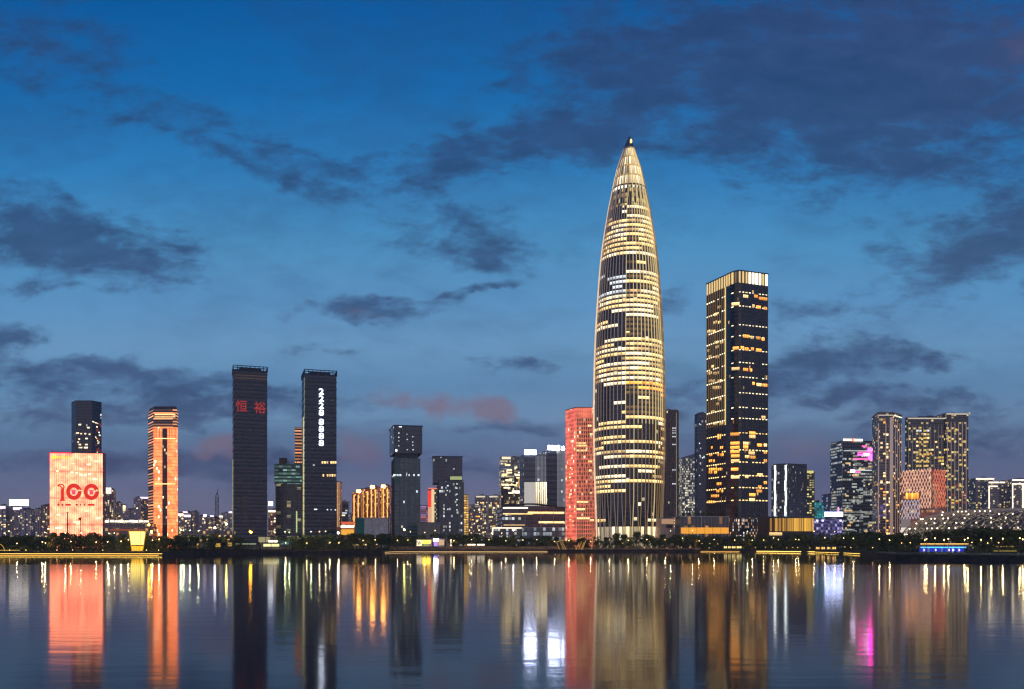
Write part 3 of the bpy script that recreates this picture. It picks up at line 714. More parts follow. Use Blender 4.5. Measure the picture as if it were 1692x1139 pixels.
def wall_mesh(name, mats, root, px, py, fill, proud=.8):
    b = MB(); fill(b); o = b.build(name, mats, root); u, a_, dy = u_of(root, A, B, px); p = Vector(A) + d * u + nn_ * proud
    o.location = (p.x, p.y, Z(py, 1000)); o.rotation_euler = (0, 0, math.atan2(d.y, d.x)); return o
def ring(rx, rz, t, y=0.0):
    def f(b):
        n = 28
        for k in range(n):
            t0, t1 = 2 * math.pi * k / n, 2 * math.pi * (k + 1) / n
            for rr, s in ((1, 1), (1 - t, -1)):
                p = [(rx * rr * math.cos(t0), 0, rz * rr * math.sin(t0)), (rx * rr * math.cos(t1), 0, rz * rr * math.sin(t1))]
                b.face([(p[0][0], y, p[0][2]), (p[1][0], y, p[1][2]), (p[1][0], y - .5, p[1][2]), (p[0][0], y - .5, p[0][2])])
            i = 1 - t
            b.face([(rx * math.cos(t0), y - .5, rz * math.sin(t0)), (rx * math.cos(t1), y - .5, rz * math.sin(t1)), (rx * i * math.cos(t1), y - .5, rz * i * math.sin(t1)), (rx * i * math.cos(t0), y - .5, rz * i * math.sin(t0))])
    return f
for px in (122.5, 151.5):
    wall_mesh('sign_digit', m_red, root, px, 812.5, ring(8.2, 9.3, .50))
    wall_mesh('digit_centre', m_pink, root, px, 814, lambda b: (b.box((0, -.3, 0), (3.4, .5, 4.0)), b.box((0, -.3, 2.6), (5.4, .5, .9))))
    wall_mesh('digit_dove', m_win_cream, root, px + 8.5, 811.5, lambda b: (b.bar((-2.6, -.9, .2), (2.6, -.9, .8), .45), b.bar((-.6, -.9, .2), (.6, -.9, 2.2), .4)))
def one(b):
    for k in range(7):                                        # sickle and hammer on top of the upright stroke of the digit one
        t0, t1 = R(-80 + k * 26), R(-80 + (k + 1) * 26)
        b.bar((3.0 * math.cos(t0) - .5, -.4, 3.0 * math.sin(t0) + 5.6), (3.0 * math.cos(t1) - .5, -.4, 3.0 * math.sin(t1) + 5.6), .75)
    b.bar((-3.0, -.4, 7.6), (1.6, -.4, 3.6), .7); b.bar((-4.2, -.4, 6.4), (-1.8, -.4, 8.8), .9)
    b.bar((.8, -.4, 3.6), (.8, -.4, -9.3), 1.7); b.bar((-1.8, -.4, -9.3), (3.4, -.4, -9.3), .9)
wall_mesh('sign_digit', m_red, root, 102.5, 813, one)
for i, (px, w) in enumerate(((97, 4), (103.5, 3), (111, 5), (115.5, 4), (127, 4), (133, 2), (140, 2), (148, 5), (153.5, 6))):
    panel_px(root, A, B, px - w / 2, px + w / 2, 832.8, 836.0, m_red if i in (2, 3, 7, 8) else emi('faint_sign_light', '#b0552c', .7), 'sign_character', proud=.8)

poly = [(X(a, y), y) for a, y in ((118.5, 1266), (125.5, 1250), (152, 1250), (167.5, 1266), (165, 1300), (120, 1300))]
root, pl = tower('octagonal_tower', 'dark faceted glass tower rising behind the peach lit office block', 'skyscraper', poly, Z(663.5, 1250), [fm_dark, m_roof, m_trimdark], random.Random(4), ribs=6, rib_w=.3, rib_d=.3)
for px, py, w in ((132, 702, 4), (146, 707, 4), (128, 716, 5), (134, 717, 3), (141, 717, 3), (131, 726, 3), (143, 725, 4), (132, 735, 4), (143, 735, 5), (129, 731, 3), (142, 740, 7), (133, 740, 6), (148, 718, 3)):
    panel_px(root, pl[1], pl[2], px - w / 2, px + w / 2, py - 1.2, py + 1.2, m_win_cream)
m_red_win_refl = emi('red_window_and_reflection', '#c2452a', .5, 'NONE')
for k in range(26):  # red panels stand for reflections on this facet, put in as glowing pieces
    px = rng.uniform(157, 165); py = rng.uniform(700, 746); panel_px(root, pl[2], pl[3], px, px + rng.uniform(1, 3), py - 1, py + 1, rng.choice((m_red_win_refl, m_red_win_refl, m_win_cream)))
for px, py in ((154, 698), (157, 699), (160, 700), (152.5, 697)):
    panel_px(root, pl[2], pl[3], px, px + 2.4, py - .8, py + .8, m_win_cream)

# orange lit tower with dark centre strip
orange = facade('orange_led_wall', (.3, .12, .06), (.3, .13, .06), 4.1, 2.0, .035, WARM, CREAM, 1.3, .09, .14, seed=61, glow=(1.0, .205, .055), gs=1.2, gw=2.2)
orbands = facade('orange_band_wall', (.06, .03, .03), (.3, .16, .1), 3.4, 40, .9, lin('#ff9a5e'), lin('#ffb678'), .8, .0, .45, seed=62)
poly = [(X(a, y), y) for a, y in ((245.6, 1072), (254, 1050), (291, 1050), (293.6, 1058), (291, 1090), (249, 1090))]
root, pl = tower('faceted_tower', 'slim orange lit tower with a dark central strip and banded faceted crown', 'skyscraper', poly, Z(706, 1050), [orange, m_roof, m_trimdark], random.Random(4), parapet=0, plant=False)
c = root.location
b = MB(); b.prism(offset(pl, .5), Z(706, 1050) + .01, Z(676, 1050), 0, 1); b.build('crown', [orbands, m_roof], root)
b = MB(); b.prism(offset(pl, -.8), Z(676, 1050), Z(671.5, 1050), 0, 1); b.build('roof_cap', [m_dark, m_roof], root)
b = MB(); b.prism([tuple(Vector(pl[0]) + (Vector(pl[1]) - Vector(pl[0])) * t + Vector((-.5, -.4)) * s) for t, s in ((0, 1), (.98, 1), (.98, 0), (0, 0))], GZ, Z(707, 1050), 0, 1); b.build('striped_side', [orbands, m_roof], root)
m_dg = facade('dark_centre_glass', (.03, .025, .03), (.02, .02, .03), 4, 2, .07, WARM, CREAM, 1.2, .08, .2, seed=63)
A, B = pl[1], pl[2]
u0, u1 = u_of(root, A, B, 268.5)[0], u_of(root, A, B, 276.5)[0]
b = MB(); b.prism([(A[0] + u0, A[1] - .7), (A[0] + u1, A[1] - .7), (A[0] + u1, A[1] - .02), (A[0] + u0, A[1] - .02)], GZ, Z(708, 1050), 0, 0); b.build('glass_strip', m_dg, root)
for px in (256, 259, 263, 280, 284, 289): panel_px(root, A, B, px, px + .8, 707, 726, m_dark, 'dark_fin', proud=.5)
for py in (685, 689.5, 725, 800): panel_px(root, A, B, 256, 290, py - .6, py + .6, m_win_warm, 'light_row', proud=.9)

# twin dark towers with signs
def sign_block(root, txts, mat, size, name, A, B):
    for ch, px, py, sx in txts:
        u, ay_, dy = u_of(root, A, B, px)
        o = sign_char(root, SIGN[(ch, mat.name)], A, B, u, Z(py, ay_ + dy * u), name); o.scale = (sx, 1, 1)
SIGN = {}
m_redsign = emi('dull_red_sign_light', '#d2382c', .6); m_whitesign = emi('white_digit_light', '#dde8ff', 4.5)
for ch, mat, size in (('恒', m_redsign, 14.5), ('裕', m_redsign, 14.5), ('2', m_whitesign, 9.4), ('8', m_whitesign, 9.4)):
    SIGN[(ch, mat.name)] = text_mesh(ch, size, .25, mat, 'sign_character', .07)
fm_twin = facade('twin_tower_wall', (.015, .021, .036), (.008, .011, .020), 4.3, 3.2, .004, WARM, COOL, .8, .03, .42, seed=71, rough=.5, dirt=.3)
m_twin_trim = pm('twin_trim', (.013, .017, .027), .45)
root, pl = mk('twin1', 'twin_tower', 'dark office tower with two red Chinese characters near its top', 'skyscraper', 386, 1000, 441.5, 1012, 612, 36, fm_twin, m_twin_trim, seed=2, slabs=8.6, slab_h=.5, slab_d=.45, parapet=1.0, plant=False)
A, B = pl[0], pl[1]
sign_block(root, (('恒', 399, 673, .92), ('裕', 429.5, 675.5, .92)), m_redsign, 14, 'sign_character', A, B)
def open_crown(root, pl, z0, h, n):
    b = MB(); o = offset(pl, .4)
    for i in range(len(pl)):
        a, q = Vector(o[i]), Vector(o[(i + 1) % len(pl)]); k = max(2, round((q - a).length / n))
        for j in range(k): p = a + (q - a) * j / k; b.bar((*p, z0), (*p, z0 + h), .45)
        for hh_ in (.0, .55, 1.0): b.bar((*a, z0 + h * hh_ + .2), (*q, z0 + h * hh_ + .2), .45)
    b.build('crown_frame', m_twin_trim, root)
    b = MB(); b.prism(offset(pl, -6), z0 - .5, z0 + h * .94, 0, 0); b.build('plant_room', m_twin_trim, root)
open_crown(root, pl, Z(612, 1000) + .8, Z(606.5, 1000) - Z(612, 1000) + 1, 4.5)
m_hoist = emi('hoist_strip_led', '#c8d7a0', .35, 'NONE')
for py in (621, 626): panel_px(root, A, B, 388, 440, py - .7, py + .5, emi('dull_gold_row', '#8a6430', .35, 'NONE'), 'light_row', proud=.3)
for k in range(8): panel_px(root, A, B, 402, 408, 820 + k * 6, 822.2 + k * 6, emi('dull_brown_window', '#5a3a28', .3, 'NONE'), 'vent_panel', proud=.55)
panel_px(root, pl[3], pl[0], 384.2, 385.6, 760, 885, m_hoist, 'hoist_strip', proud=.4)
root, pl = mk('twin2', 'twin_tower', 'dark office tower with a white phone number sign down its front', 'skyscraper', 504, 1000, 556, 1011, 619, 40, fm_twin, m_twin_trim, seed=3, slabs=8.6, slab_h=.5, slab_d=.45, parapet=1.0, plant=False)
A, B = pl[0], pl[1]
sign_block(root, [(ch, 530.8, py, 1.3) for ch, py in zip('22288888', (648, 659.6, 671.2, 682.8, 698, 709.6, 721.2, 732.8))], m_whitesign, 10, 'sign_digit', A, B)
open_crown(root, pl, Z(619, 1000) + .8, Z(613.5, 1000) - Z(619, 1000) + 1, 4.5)
for px in (531.5, 535.5, 539.5, 546, 549.5, 553): panel_px(root, A, B, px, px + 2.6, 762.8, 766.5, m_win_warm, proud=.6)
for px in (533, 540, 544, 548, 552): panel_px(root, A, B, px, px + 2.4, 784, 788, m_win_warm, proud=.6)
for px, py, w in ((517, 769, 3), (519, 842, 5), (540, 842.5, 2), (546, 842.5, 2), (553, 843, 2)): panel_px(root, A, B, px, px + w, py - 1, py + 1, m_win_cool, proud=.6)
panel_px(root, pl[3], pl[0], 501.0, 502.8, 690, 890, emi('hoist_strip_gold', '#e8dca0', .85, 'NONE'), 'hoist_strip', proud=.4)
panel_px(root, pl[3], pl[0], 503.0, 503.7, 625, 690, m_hoist, 'hoist_strip', proud=.4)
for py in (816,): panel_px(root, A, B, 504.5, 513, py, py + 1, m_conc, 'ledge', proud=1.2, thick=1.4)

mk('stripe', 'striped_tower', 'slim tower with orange light bands just left of the phone number tower', 'skyscraper', 487, 1300, 502, 1302, 707, 20, facade('orange_stripe_wall', (.1, .06, .05), (.3, .17, .1), 4.6, 14, .95, lin('#ff9c60'), lin('#ffba80'), .75, .0, .5, seed=81), seed=4, parapet=.8, plant=False)
# tower still under construction, green lit top floors, luffing crane
root, pl = mk('constr', 'unfinished_tower', 'unfinished concrete tower with open floors and green lit top', 'building', 456, 1060, 499, 1062, 800, 30, fm_constr, m_conc, seed=5, slabs=4.2, ribs=6, rib_w=.9, rib_d=1.0, slab_d=.9, parapet=0, plant=False)
b = MB(); zt = Z(800, 1060)
fm_net = facade('green_net_floors', (.16, .24, .2), (.05, .09, .08), 4.2, 5, .85, lin('#7ac0a4'), lin('#b8e8d4'), .55, .03, .5, seed=82)
b.prism(offset(pl, 1.6), zt + .02, zt + 24, 0, 1); z = zt + 4
while z < zt + 24: b.prism(offset(pl, 2.2), z, z + .5, 2, 2, True); z += 4.2
b.build('netted_floors', [fm_net, m_roof, m_conc], root)
b = MB(); rr = random.Random(2); z1 = zt + 24
for i in range(9):
    x, y = pl[0][0] + 3 + i * 3.1, pl[0][1] + rr.uniform(2, 24); b.bar((x, y, z1), (x, y, z1 + rr.uniform(3, 9)), .35)
b.box((pl[0][0] + 6, pl[0][1] + 10, z1 + 4), (8, 8, 8)); b.build('core_walls', weathered('raw_concrete', (.2, .16, .12)), root)
panel_px(root, pl[0], pl[1], 489.5, 491.5, 845, 880, emi('green_net_lamp', '#cfe8a0', .9), 'hoist_light', proud=1.4)

def mast_crane(name, label, px, Y, py_top, jib=None, w=1.6, z0=GZ, cab=True, cat='crane'):
    """lattice mast, cab and a raised jib"""
    x, zt = X(px, Y), Z(py_top, Y); root = thing(name, label, cat, (x, Y, 0))
    b = MB(); h = w / 2
    for sx in (-h, h):
        for sy in (-h, h): b.bar((sx, sy, z0), (sx, sy, zt), .16)
    z = z0; k = 0
    while z < zt - w * 1.2:
        s = 1 if k % 2 else -1
        b.bar((-h * s, -h, z), (h * s, -h, z + w * 1.2), .1); b.bar((-h * s, h, z), (h * s, h, z + w * 1.2), .1); b.bar((-h, -h * s, z), (-h, h * s, z + w * 1.2), .1); b.bar((h, -h * s, z), (h, h * s, z + w * 1.2), .1); z += w * 1.2; k += 1
    b.build('mast', m_dark, root)
    if cab:
        b = MB(); b.box((.4, -w, zt - 1.2), (w * 1.2, w * 1.2, 2.2)); b.box((0, 0, zt + .2), (w * 1.6, w * 1.6, .5)); b.build('cab', weathered('crane_cab', (.2, .18, .15)), root)
    if jib:
        b = MB(); dx, dz = jib
        for oy in (-.6, .6): b.bar((0, oy, zt), (dx, 0, zt + dz), .22, r2=.12)
        b.bar((0, 0, zt + 1.2), (dx, 0, zt + dz), .18, r2=.1); b.bar((0, 0, zt), (-dx * .35, 0, zt + 1.5), .5)
        for t in (.15, .3, .45, .6, .75): b.bar((dx * t, -.5 * (1 - t), zt + dz * t), (dx * t, 0, zt + dz * t + 1.2 * (1 - t)), .1)
        b.build('jib', m_dark, root)
    return root
mast_crane('luffing_crane', 'luffing crane with a raised jib on top of the unfinished tower', 482.5, 1075, 785, (-5, 17), z0=Z(800, 1060) + 24)
mast_crane('piling_rig', 'tall dark piling rig mast left of the tower with red characters', 358.5, 760, 818, (1.0, 6), 2.2, cab=False)
mast_crane('crawler_crane', 'dark crane mast beside the green sided hoarding block', 643.5, 760, 852, (-3.0, 8), 1.8)
mast_crane('piling_rig', 'thin dark rig mast standing right of the phone number tower', 562.5, 760, 848, None, .9, cab=False)
root = thing('floodlight_mast', 'dark pole standing in front of the peach lit office block', 'pole', (X(111.5, 620), 620, 0))
b = MB(); b.bar((0, 0, GZ), (0, 0, Z(848, 620)), .42, 8, 0, .34); b.build('pole', m_dark, root)
b = MB(); b.box((0, 0, Z(848, 620) + .3), (1.5, .5, .6)); b.build('lamp_head', m_dark, root)

# small lit building left of the unfinished tower, white lamp on its roof
root, pl = mk('lamp_apt', 'apartment_block', 'small apartment block with a white floodlight on its roof beside the unfinished tower', 'apartment block', 443, 1150, 462, 1152, 843, 20, fm_aptw, m_trimpale, seed=7, nwin=6, wmats=[m_win_cream], slabs=6.2)
panel_px(root, pl[0], pl[1], 443.5, 451, 829, 836, m_white, 'floodlight', proud=1); panel_px(root, pl[0], pl[1], 443.5, 456, 843.5, 846.5, m_cream_led, 'light_row', proud=.8)
b = MB(); A = pl[0]; b.bar((A[0] + 2, A[1] + .6, Z(843, 1150)), (A[0] + 2, A[1] + .6, Z(829, 1150)), .3); b.build('lamp_post', m_dark, root)

# red and gold lit apartments
rg = facade('red_gold_apartment_wall', (.22, .10, .07), (.05, .03, .02), 3.4, 3.2, .45, lin('#ffb25e'), lin('#ffd290'), 1.2, .16, .4, seed=91, glow=lin('#b8361c'), gs=.16)
for i, (a, q, py, lamp) in enumerate(((582, 596, 814, (593, 812)), (597, 611, 808, None), (611, 624, 805, (615.5, 805)), (624, 634, 806, None), (630.5, 644, 803, (633.5, 804)))):
    words = ('leftmost red and gold apartment slab left of the slim notched tower', 'second red and gold apartment slab from the left', 'middle red and gold apartment slab with a glowing orange roof lamp', 'narrow fourth red and gold apartment slab of its row', 'rightmost red and gold apartment slab touching the slim notched tower')[i]
    Y0 = 1380 + (i % 2) * 40
    root, pl = mk('rg%d' % i, 'apartment_block', words, 'apartment block', a, Y0, q, Y0, py, 25, rg, m_trimdark, seed=i, group='red and gold apartment slabs', slabs=3.4, slab_h=.3, parapet=1)
    A, B = pl[0], pl[1]
    for px in (a + (q - a) * .22, a + (q - a) * .72):
        panel_px(root, A, B, px - .9, px + .9, py + 4, 876, emi('gold_vertical_led', '#ffae50', 2.0, 'NONE'), 'light_column', proud=.6)
    if lamp: panel_px(root, A, B, lamp[0] - 3.2, lamp[0] + 3.2, lamp[1] - 2, lamp[1] + 2, emi('roof_lamp_orange', '#ffa040', 60), 'roof_lamp', proud=1)
root, pl = mk('hoard', 'site_block', 'low site block with green left panel and pale hoarding before the red apartments', 'building', 587, 900, 644, 905, 856, 25, weathered('pale_hoarding', (.50, .47, .43), .25, .4), m_conc, seed=1, parapet=.5, plant=False)
panel_px(root, pl[0], pl[1], 587.2, 602, 856.5, 889, weathered('green_hoarding', (.04, .16, .12), .3, .3), 'green_panel', proud=.3); panel_px(root, pl[0], pl[1], 614.5, 615.3, 856, 889, m_conc, 'panel_joint', proud=.3)
root, pl = mk('gate', 'low_hall', 'low hall with a glowing orange and white canopy left of the hoarding block', 'hall', 556, 960, 588, 960, 872, 16, weathered('orange_hall', (.4, .16, .06)), seed=2, parapet=.5, plant=False)
panel_px(root, pl[0], pl[1], 562, 585, 868.5, 872.4, m_cream_led, 'canopy_light', proud=1.2); panel_px(root, pl[0], pl[1], 563, 586, 862.5, 867, emi('orange_canopy', '#ff7440', .8), 'canopy', proud=.9)
panel_px(root, pl[0], pl[1], 562, 585, 875, 884, emi('amber_hall_front', '#ffb23a', 1.0), 'lit_front', proud=.4)
mk('smallgrey', 'office_block', 'small grey office with two lit floor bands behind the phone number tower', 'office block', 557, 1450, 575, 1451, 830, 20, fm_slate, m_trimpale, seed=2, slabs=8, nwin=6, wmats=[m_win_cool, m_win_cream], wspan=(2, 3))
root, pl = mk('goldedge', 'apartment_block', 'thin tower with gold lit edges glowing right behind the phone number tower', 'apartment block', 553, 1340, 561, 1340, 796, 20, fm_apt2, m_trimdark, seed=2, parapet=.6, plant=False)
for px in (557.2, 559.8): panel_px(root, pl[0], pl[1], px, px + .8, 797, 885, emi('gold_edge_led', '#ffbe74', 1.0), 'edge_led', proud=.5)

# ------------------------------------------------------------------ two notched dark towers
root, pl = mk('notch1', 'notched_tower', 'slim dark green tower whose upper block overhangs a recessed waist', 'skyscraper', 652, 1000, 694, 1006, 757, 44, fm_teal, m_trimdark, seed=3, ribs=5.5, rib_w=.35, rib_d=.4, parapet=0, plant=False, nwin=0)
A, B = pl[0], pl[1]; zt = Z(757, 1000)
b = MB(); b.prism(offset(pl, -2), zt + .01, Z(749, 1000), 0, 1); b.build('waist', [m_dark, m_roof], root)
up = [tuple(Vector(A) + Vector((-.8, -.8))), tuple(Vector(B) + Vector((2.6, -.8))), tuple(Vector(pl[2]) + Vector((2.6, .5))), tuple(Vector(pl[3]) + Vector((-2.6, .5)))]
b = MB(); zu = Z(704.5, 1000); b.prism(up, Z(749, 1000) + .01, zu, 0, 1, True); b.build('upper_block', [facade('upper_block_glass', (.045, .055, .07), (.03, .036, .05), 4, 2.4, .03, COOL, CREAM, 1.1, .1, .28, seed=93, rough=.35), m_roof], root)
b = MB(); o1 = offset(up, .35)
for i in range(4): a, q = o1[i], o1[(i + 1) % 4]; b.bar((*a, zu + .7), (*q, zu + .7), .7)
b.build('parapet', m_trimdark, root)
for px, py in ((659, 716), (659, 723), (659, 729), (672.5, 718), (673, 726.5), (682, 722), (682, 731), (682, 736), (682.5, 743.5), (673, 743.5), (659, 737)): panel_px(root, up[0], up[1], px - .8, px + .8, py - .8, py + .8, m_win_cool, proud=.3)
for px, w in ((650, 3.5), (655, 3.8), (660, 3), (669, 3), (675, 2), (683, 2), (690, 3)): panel_px(root, A, B, px, px + w, 784, 787, m_win_cool, proud=.4)
panel_px(root, pl[3], pl[0], 649.2, 650.8, 786, 788.5, m_win_cool, proud=.4)
panel_px(root, A, B, 669, 671.4, 757, 886, weathered('pale_rib', (.2, .2, .2)), 'centre_rib', proud=.9, thick=1); panel_px(root, up[0], up[1], 653.5, 656, 743, 746, m_white, 'site_lamp', proud=.8)
panel_px(root, A, B, 653, 661, 757.5, 800, pm('green_film', (.02, .085, .07), .3), 'green_glass', proud=.25); panel_px(root, up[0], up[1], 659, 664, 704.8, 706.5, m_win_cool, proud=.5)
root, pl = mk('notch2', 'notched_tower', 'dark glass tower with stepped upper block and a small green lit roof garden', 'skyscraper', 725.5, 1000, 766, 1004, 795, 32, facade('notch_glass_lower', (.06, .07, .08), (.045, .055, .065), 4, 2.2, .16, COOL, CREAM, .8, .12, .3, seed=95, rough=.35), m_trimdark, seed=5, ribs=6.5, rib_w=.4, rib_d=.4, parapet=.9, plant=False, nwin=0)
A, B = pl[0], pl[1]; up = foot(715.5, 1008, 764, 1012, 26); cc = root.location; up = [(p[0] - cc.x, p[1] - cc.y) for p in up]
b = MB(); b.prism(up, Z(799, 1008), Z(755, 1008), 0, 1, True); b.build('upper_block', [facade('upper_block_mauve', (.05, .05, .065), (.04, .042, .055), 4, 2.0, .015, COOL, CREAM, .9, .1, .2, seed=96, rough=.4), m_roof], root)
b = MB(); o1 = offset(up, .35); zu = Z(755, 1008)
for i in range(4): a, q = o1[i], o1[(i + 1) % 4]; b.bar((*a, zu + .5), (*q, zu + .5), .5)
b.build('parapet', m_trimdark, root)
gw = emi('green_garden_light', '#d4e09a', .75)
for k in range(6): panel_px(root, A, B, 744 + k * 3.3, 746.4 + k * 3.3, 787.5, 793, gw, 'garden_window', proud=.2)
for px, py in ((755, 800), (755, 807), (755, 817), (755, 835), (755, 843), (740, 803), (739, 811), (755, 826), (750, 775), (740, 842)): panel_px(root, A, B, px - 1, px + 1, py - 1, py + 1, m_win_cool, proud=.4)
panel_px(root, A, B, 758, 759, 797, 886, emi('green_edge_led', '#5a8a70', .25, 'NONE'), 'edge_strip', proud=.6)

# buildings seen between and behind them
root, pl = mk('redgold', 'apartment_block', 'pale apartment block with a red lit top corner left of the stepped tower', 'apartment block', 707, 1350, 730, 1351, 808, 25, facade('pale_pink_apartment', (.34, .28, .25), (.05, .03, .03), 3.2, 3.1, .2, WARM, CREAM, 1.1, .2, .35, seed=97), m_trimpale, seed=6)
panel_px(root, pl[0], pl[1], 707.2, 712.5, 811, 838, emi('red_wall_wash', '#e2301e', 1.8), 'red_panel', proud=.5); panel_px(root, pl[0], pl[1], 712.8, 717.6, 809, 866, emi('cream_wall_wash', '#ffe2a8', .95), 'cream_panel', proud=.5); panel_px(root, pl[0], pl[1], 707.2, 712.5, 838.3, 866, emi('peach_wall_wash', '#ffb890', .85), 'peach_panel', proud=.5)
panel_px(root, pl[0], pl[1], 707.2, 728, 806.4, 808.2, emi('roof_edge_led', '#ff7a60', 1.2), 'roof_led', proud=.7)
mk('stripeflag', 'apartment_block', 'low block with blue and red light bands right of the slim notched tower', 'apartment block', 695, 1400, 707, 1400, 836, 20, facade('band_wall', (.2, .1, .1), (.1, .08, .12), 3.2, 9, .85, lin('#c8a8e8'), lin('#ff8a70'), .7, .02, .5, seed=98), seed=6, parapet=.6, plant=False)
mk('greypod', 'site_block', 'low grey rendered block at the foot of the stepped tower', 'building', 690, 940, 727, 943, 864, 20, weathered('grey_render', (.24, .22, .18), .2, .4), m_conc, seed=6, slabs=7, parapet=.6, plant=False)
root, pl = mk('goldstrip', 'slim_tower', 'slim gold lit tower immediately right of the stepped tower', 'building', 766.5, 1200, 774, 1202, 818, 12, facade('gold_slab_wall', (.3, .2, .1), (.4, .3, .12), 3.2, 3.4, 1.0, lin('#ffbc50'), lin('#ffcc70'), 1.0, .06, .2, seed=99), seed=3, parapet=.5, plant=False)
for i, (a, q, py, Y0, w) in enumerate(((774, 786, 836, 1700, 'reddish block between the gold slim tower and two pale slabs'), (785, 805, 820, 1400, 'left one of two pale apartment slabs with cream lit roof edges'), (807, 826, 820, 1420, 'right one of two pale apartment slabs with cream lit roof edges'))):
    root, pl = mk('slab%d' % i, 'apartment_block', w, 'apartment block', a, Y0, q, Y0, py, 22, (fm_apt2, fm_aptw, fm_aptw)[i], m_trimpale, seed=i, nwin=12, wmats=[m_win_warm, m_win_cream, m_win_amber], zone=(0, .95), ribs=9 if i else None, rib_w=.8, rib_d=.7)
    if i: panel_px(root, pl[0], pl[1], a + 1.5, q - 4, py - .2, py + 2.0, emi('pale_roof_led', '#e9dcc4', 1.1), 'roof_led', proud=1)

# ------------------------------------------------------------------ between the stepped tower and the bullet tower
root, pl = mk('off827', 'office_tower', 'office tower full of warm windows left of the two white roof signs', 'office block', 828, 1400, 866, 1404, 756, 30, fm_off, m_trimdark, seed=3, nwin=30, wmats=[m_win_warm, m_win_cream], bw=2.6, fh=4.0, wspan=(1, 5), zone=(.1, .95))
A, B = pl[0], pl[1]
panel_px(root, A, B, 829, 844, 755, 759, emi('pale_roof_sign', '#ffeec4', 1.2), 'roof_sign', proud=.6); panel_px(root, A, B, 856, 866, 791, 803, emi('amber_wall_wash', '#e8b25a', .8), 'lit_wall', proud=.5)
panel_px(root, A, B, 846, 866, 811, 815, m_cream_led, 'light_band', proud=.8); panel_px(root, A, B, 829, 850, 801, 802.2, m_win_cream, 'light_band', proud=.6)
for k in range(4): panel_px(root, A, B, 834 + k * 8, 841 + k * 8, 816, 832, facade('amber_lower_floors', (.2, .12, .05), (.2, .14, .06), 3.2, 3, .7, AMBER, WARM, .8, .15, .4, seed=101), 'lower_windows', proud=.5)
m_signw = emi('blue_white_sign', '#ccd6ff', 60)
grid = facade('grid_office_glass', (.10, .11, .12), (.03, .034, .042), 4, 3.2, .05, COOL, CREAM, 1, .1, .22, seed=103, rough=.5)
for i, (a, q, py, Y0, w) in enumerate(((866, 904.5, 751, 1250, 'office tower with bluish white roof sign and a white lit lower panel'), (905, 937, 743, 1262, 'office tower with bluish white roof sign just left of the red lattice tower'))):
    root, pl = mk('sign%d' % i, 'office_tower', w, 'office block', a, Y0, q, Y0 + 6, py, 34, grid, m_trimpale, seed=i, slabs=8, slab_h=.4, slab_d=.3, parapet=.8)
    A, B = pl[0], pl[1]
    panel_px(root, A, B, a + .5, a + 19.5, (744, 736.5)[i], (751, 743.5)[i], m_signw, 'roof_sign', proud=1.0)
    b = MB(); z0 = Z(py, Y0)
    for t in (.1, .3, .45): p = Vector(A) + (Vector(B) - Vector(A)) * t; b.bar((p.x, p.y + .4, z0), (p.x, p.y + .4, z0 + 6.5), .25)
    b.build('sign_frame', m_dark, root)
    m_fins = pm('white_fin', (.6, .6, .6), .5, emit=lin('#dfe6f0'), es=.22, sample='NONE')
    w_ = q - a
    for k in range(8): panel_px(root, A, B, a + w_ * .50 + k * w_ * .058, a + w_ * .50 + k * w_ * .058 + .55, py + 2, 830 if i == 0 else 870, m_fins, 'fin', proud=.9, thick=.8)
    if i == 0:
        panel_px(root, A, B, 866.2, 884.5, 797, 836, emi('white_lit_panel', '#ece4dc', .62), 'lit_panel', proud=.6)
        for k in range(6): panel_px(root, A, B, 885 + k * 3.3, 886.4 + k * 3.3, 797, 836, m_win_cream, 'light_line', proud=1.3)
    else: panel_px(root, A, B, 928, 932, 738, 744, m_signw, 'roof_sign', proud=1.0)
root, pl = mk('mall', 'shopping_mall', 'low shopping mall with curved dark roof and long cream light bands', 'shopping mall', 829, 1080, 934, 1090, 838, 50, facade('mall_glass', (.12, .12, .13), (.06, .065, .075), 5, 4, .22, CREAM, COOL, .7, .1, .3, seed=105, run=3), m_trimpale, seed=3, plant=False, parapet=.6)
A, B = pl[0], pl[1]
for a, q, y0, y1, m in ((831, 872, 838.5, 840.6, m_cream_led), (831, 880, 848.5, 850.5, m_win_warm), (872, 932, 846, 849.5, m_win_warm), (890, 932, 862, 865, m_win_warm), (832, 868, 867, 869, m_win_dim)): panel_px(root, A, B, a, q, y0, y1, m, 'light_band', proud=.8)
b = MB()
for k in range(10):
    p, q = Vector(A) + (Vector(B) - Vector(A)) * k / 10, Vector(A) + (Vector(B) - Vector(A)) * (k + 1) / 10; z0, z1 = [Z(838, 1080) + .3 + 4.5 * math.sin(math.pi * min(1, t / 10 * 1.1)) for t in (k, k + 1)]
    P = [(p.x, p.y - 2, z0), (q.x, q.y - 2, z1), (q.x, q.y + 40, z1 + 1), (p.x, p.y + 40, z0 + 1)]; b.face(P); b.face([(x, y, z - 1.1) for x, y, z in reversed(P)]); b.face([(P[0][0], P[0][1], z0 - 1.1), (P[1][0], P[1][1], z1 - 1.1), P[1], P[0]])
b.build('roof', weathered('mall_roof', (.05, .06, .06)), root)
for px in (842, 867, 893, 914): panel_px(root, A, B, px, px + .9, 842, 885, m_trimpale, 'column', proud=1.4)
root, pl = mk('mallbase', 'shop_pavilion', 'pavilion outlined in pale light in front of the shopping mall', 'pavilion', 813, 960, 862, 962, 873, 16, facade('shop_front', (.1, .09, .08), (.1, .1, .1), 4, 3, .4, CREAM, COOL, .8, .1, .2, seed=107), m_trimpale, seed=3, plant=False, parapet=.5)
panel_px(root, pl[0], pl[1], 813.3, 862, 872, 873.3, m_cream_led, 'light_band', proud=.8); panel_px(root, pl[0], pl[1], 813.3, 814.6, 873.5, 884, m_cream_led, 'light_column', proud=.8)
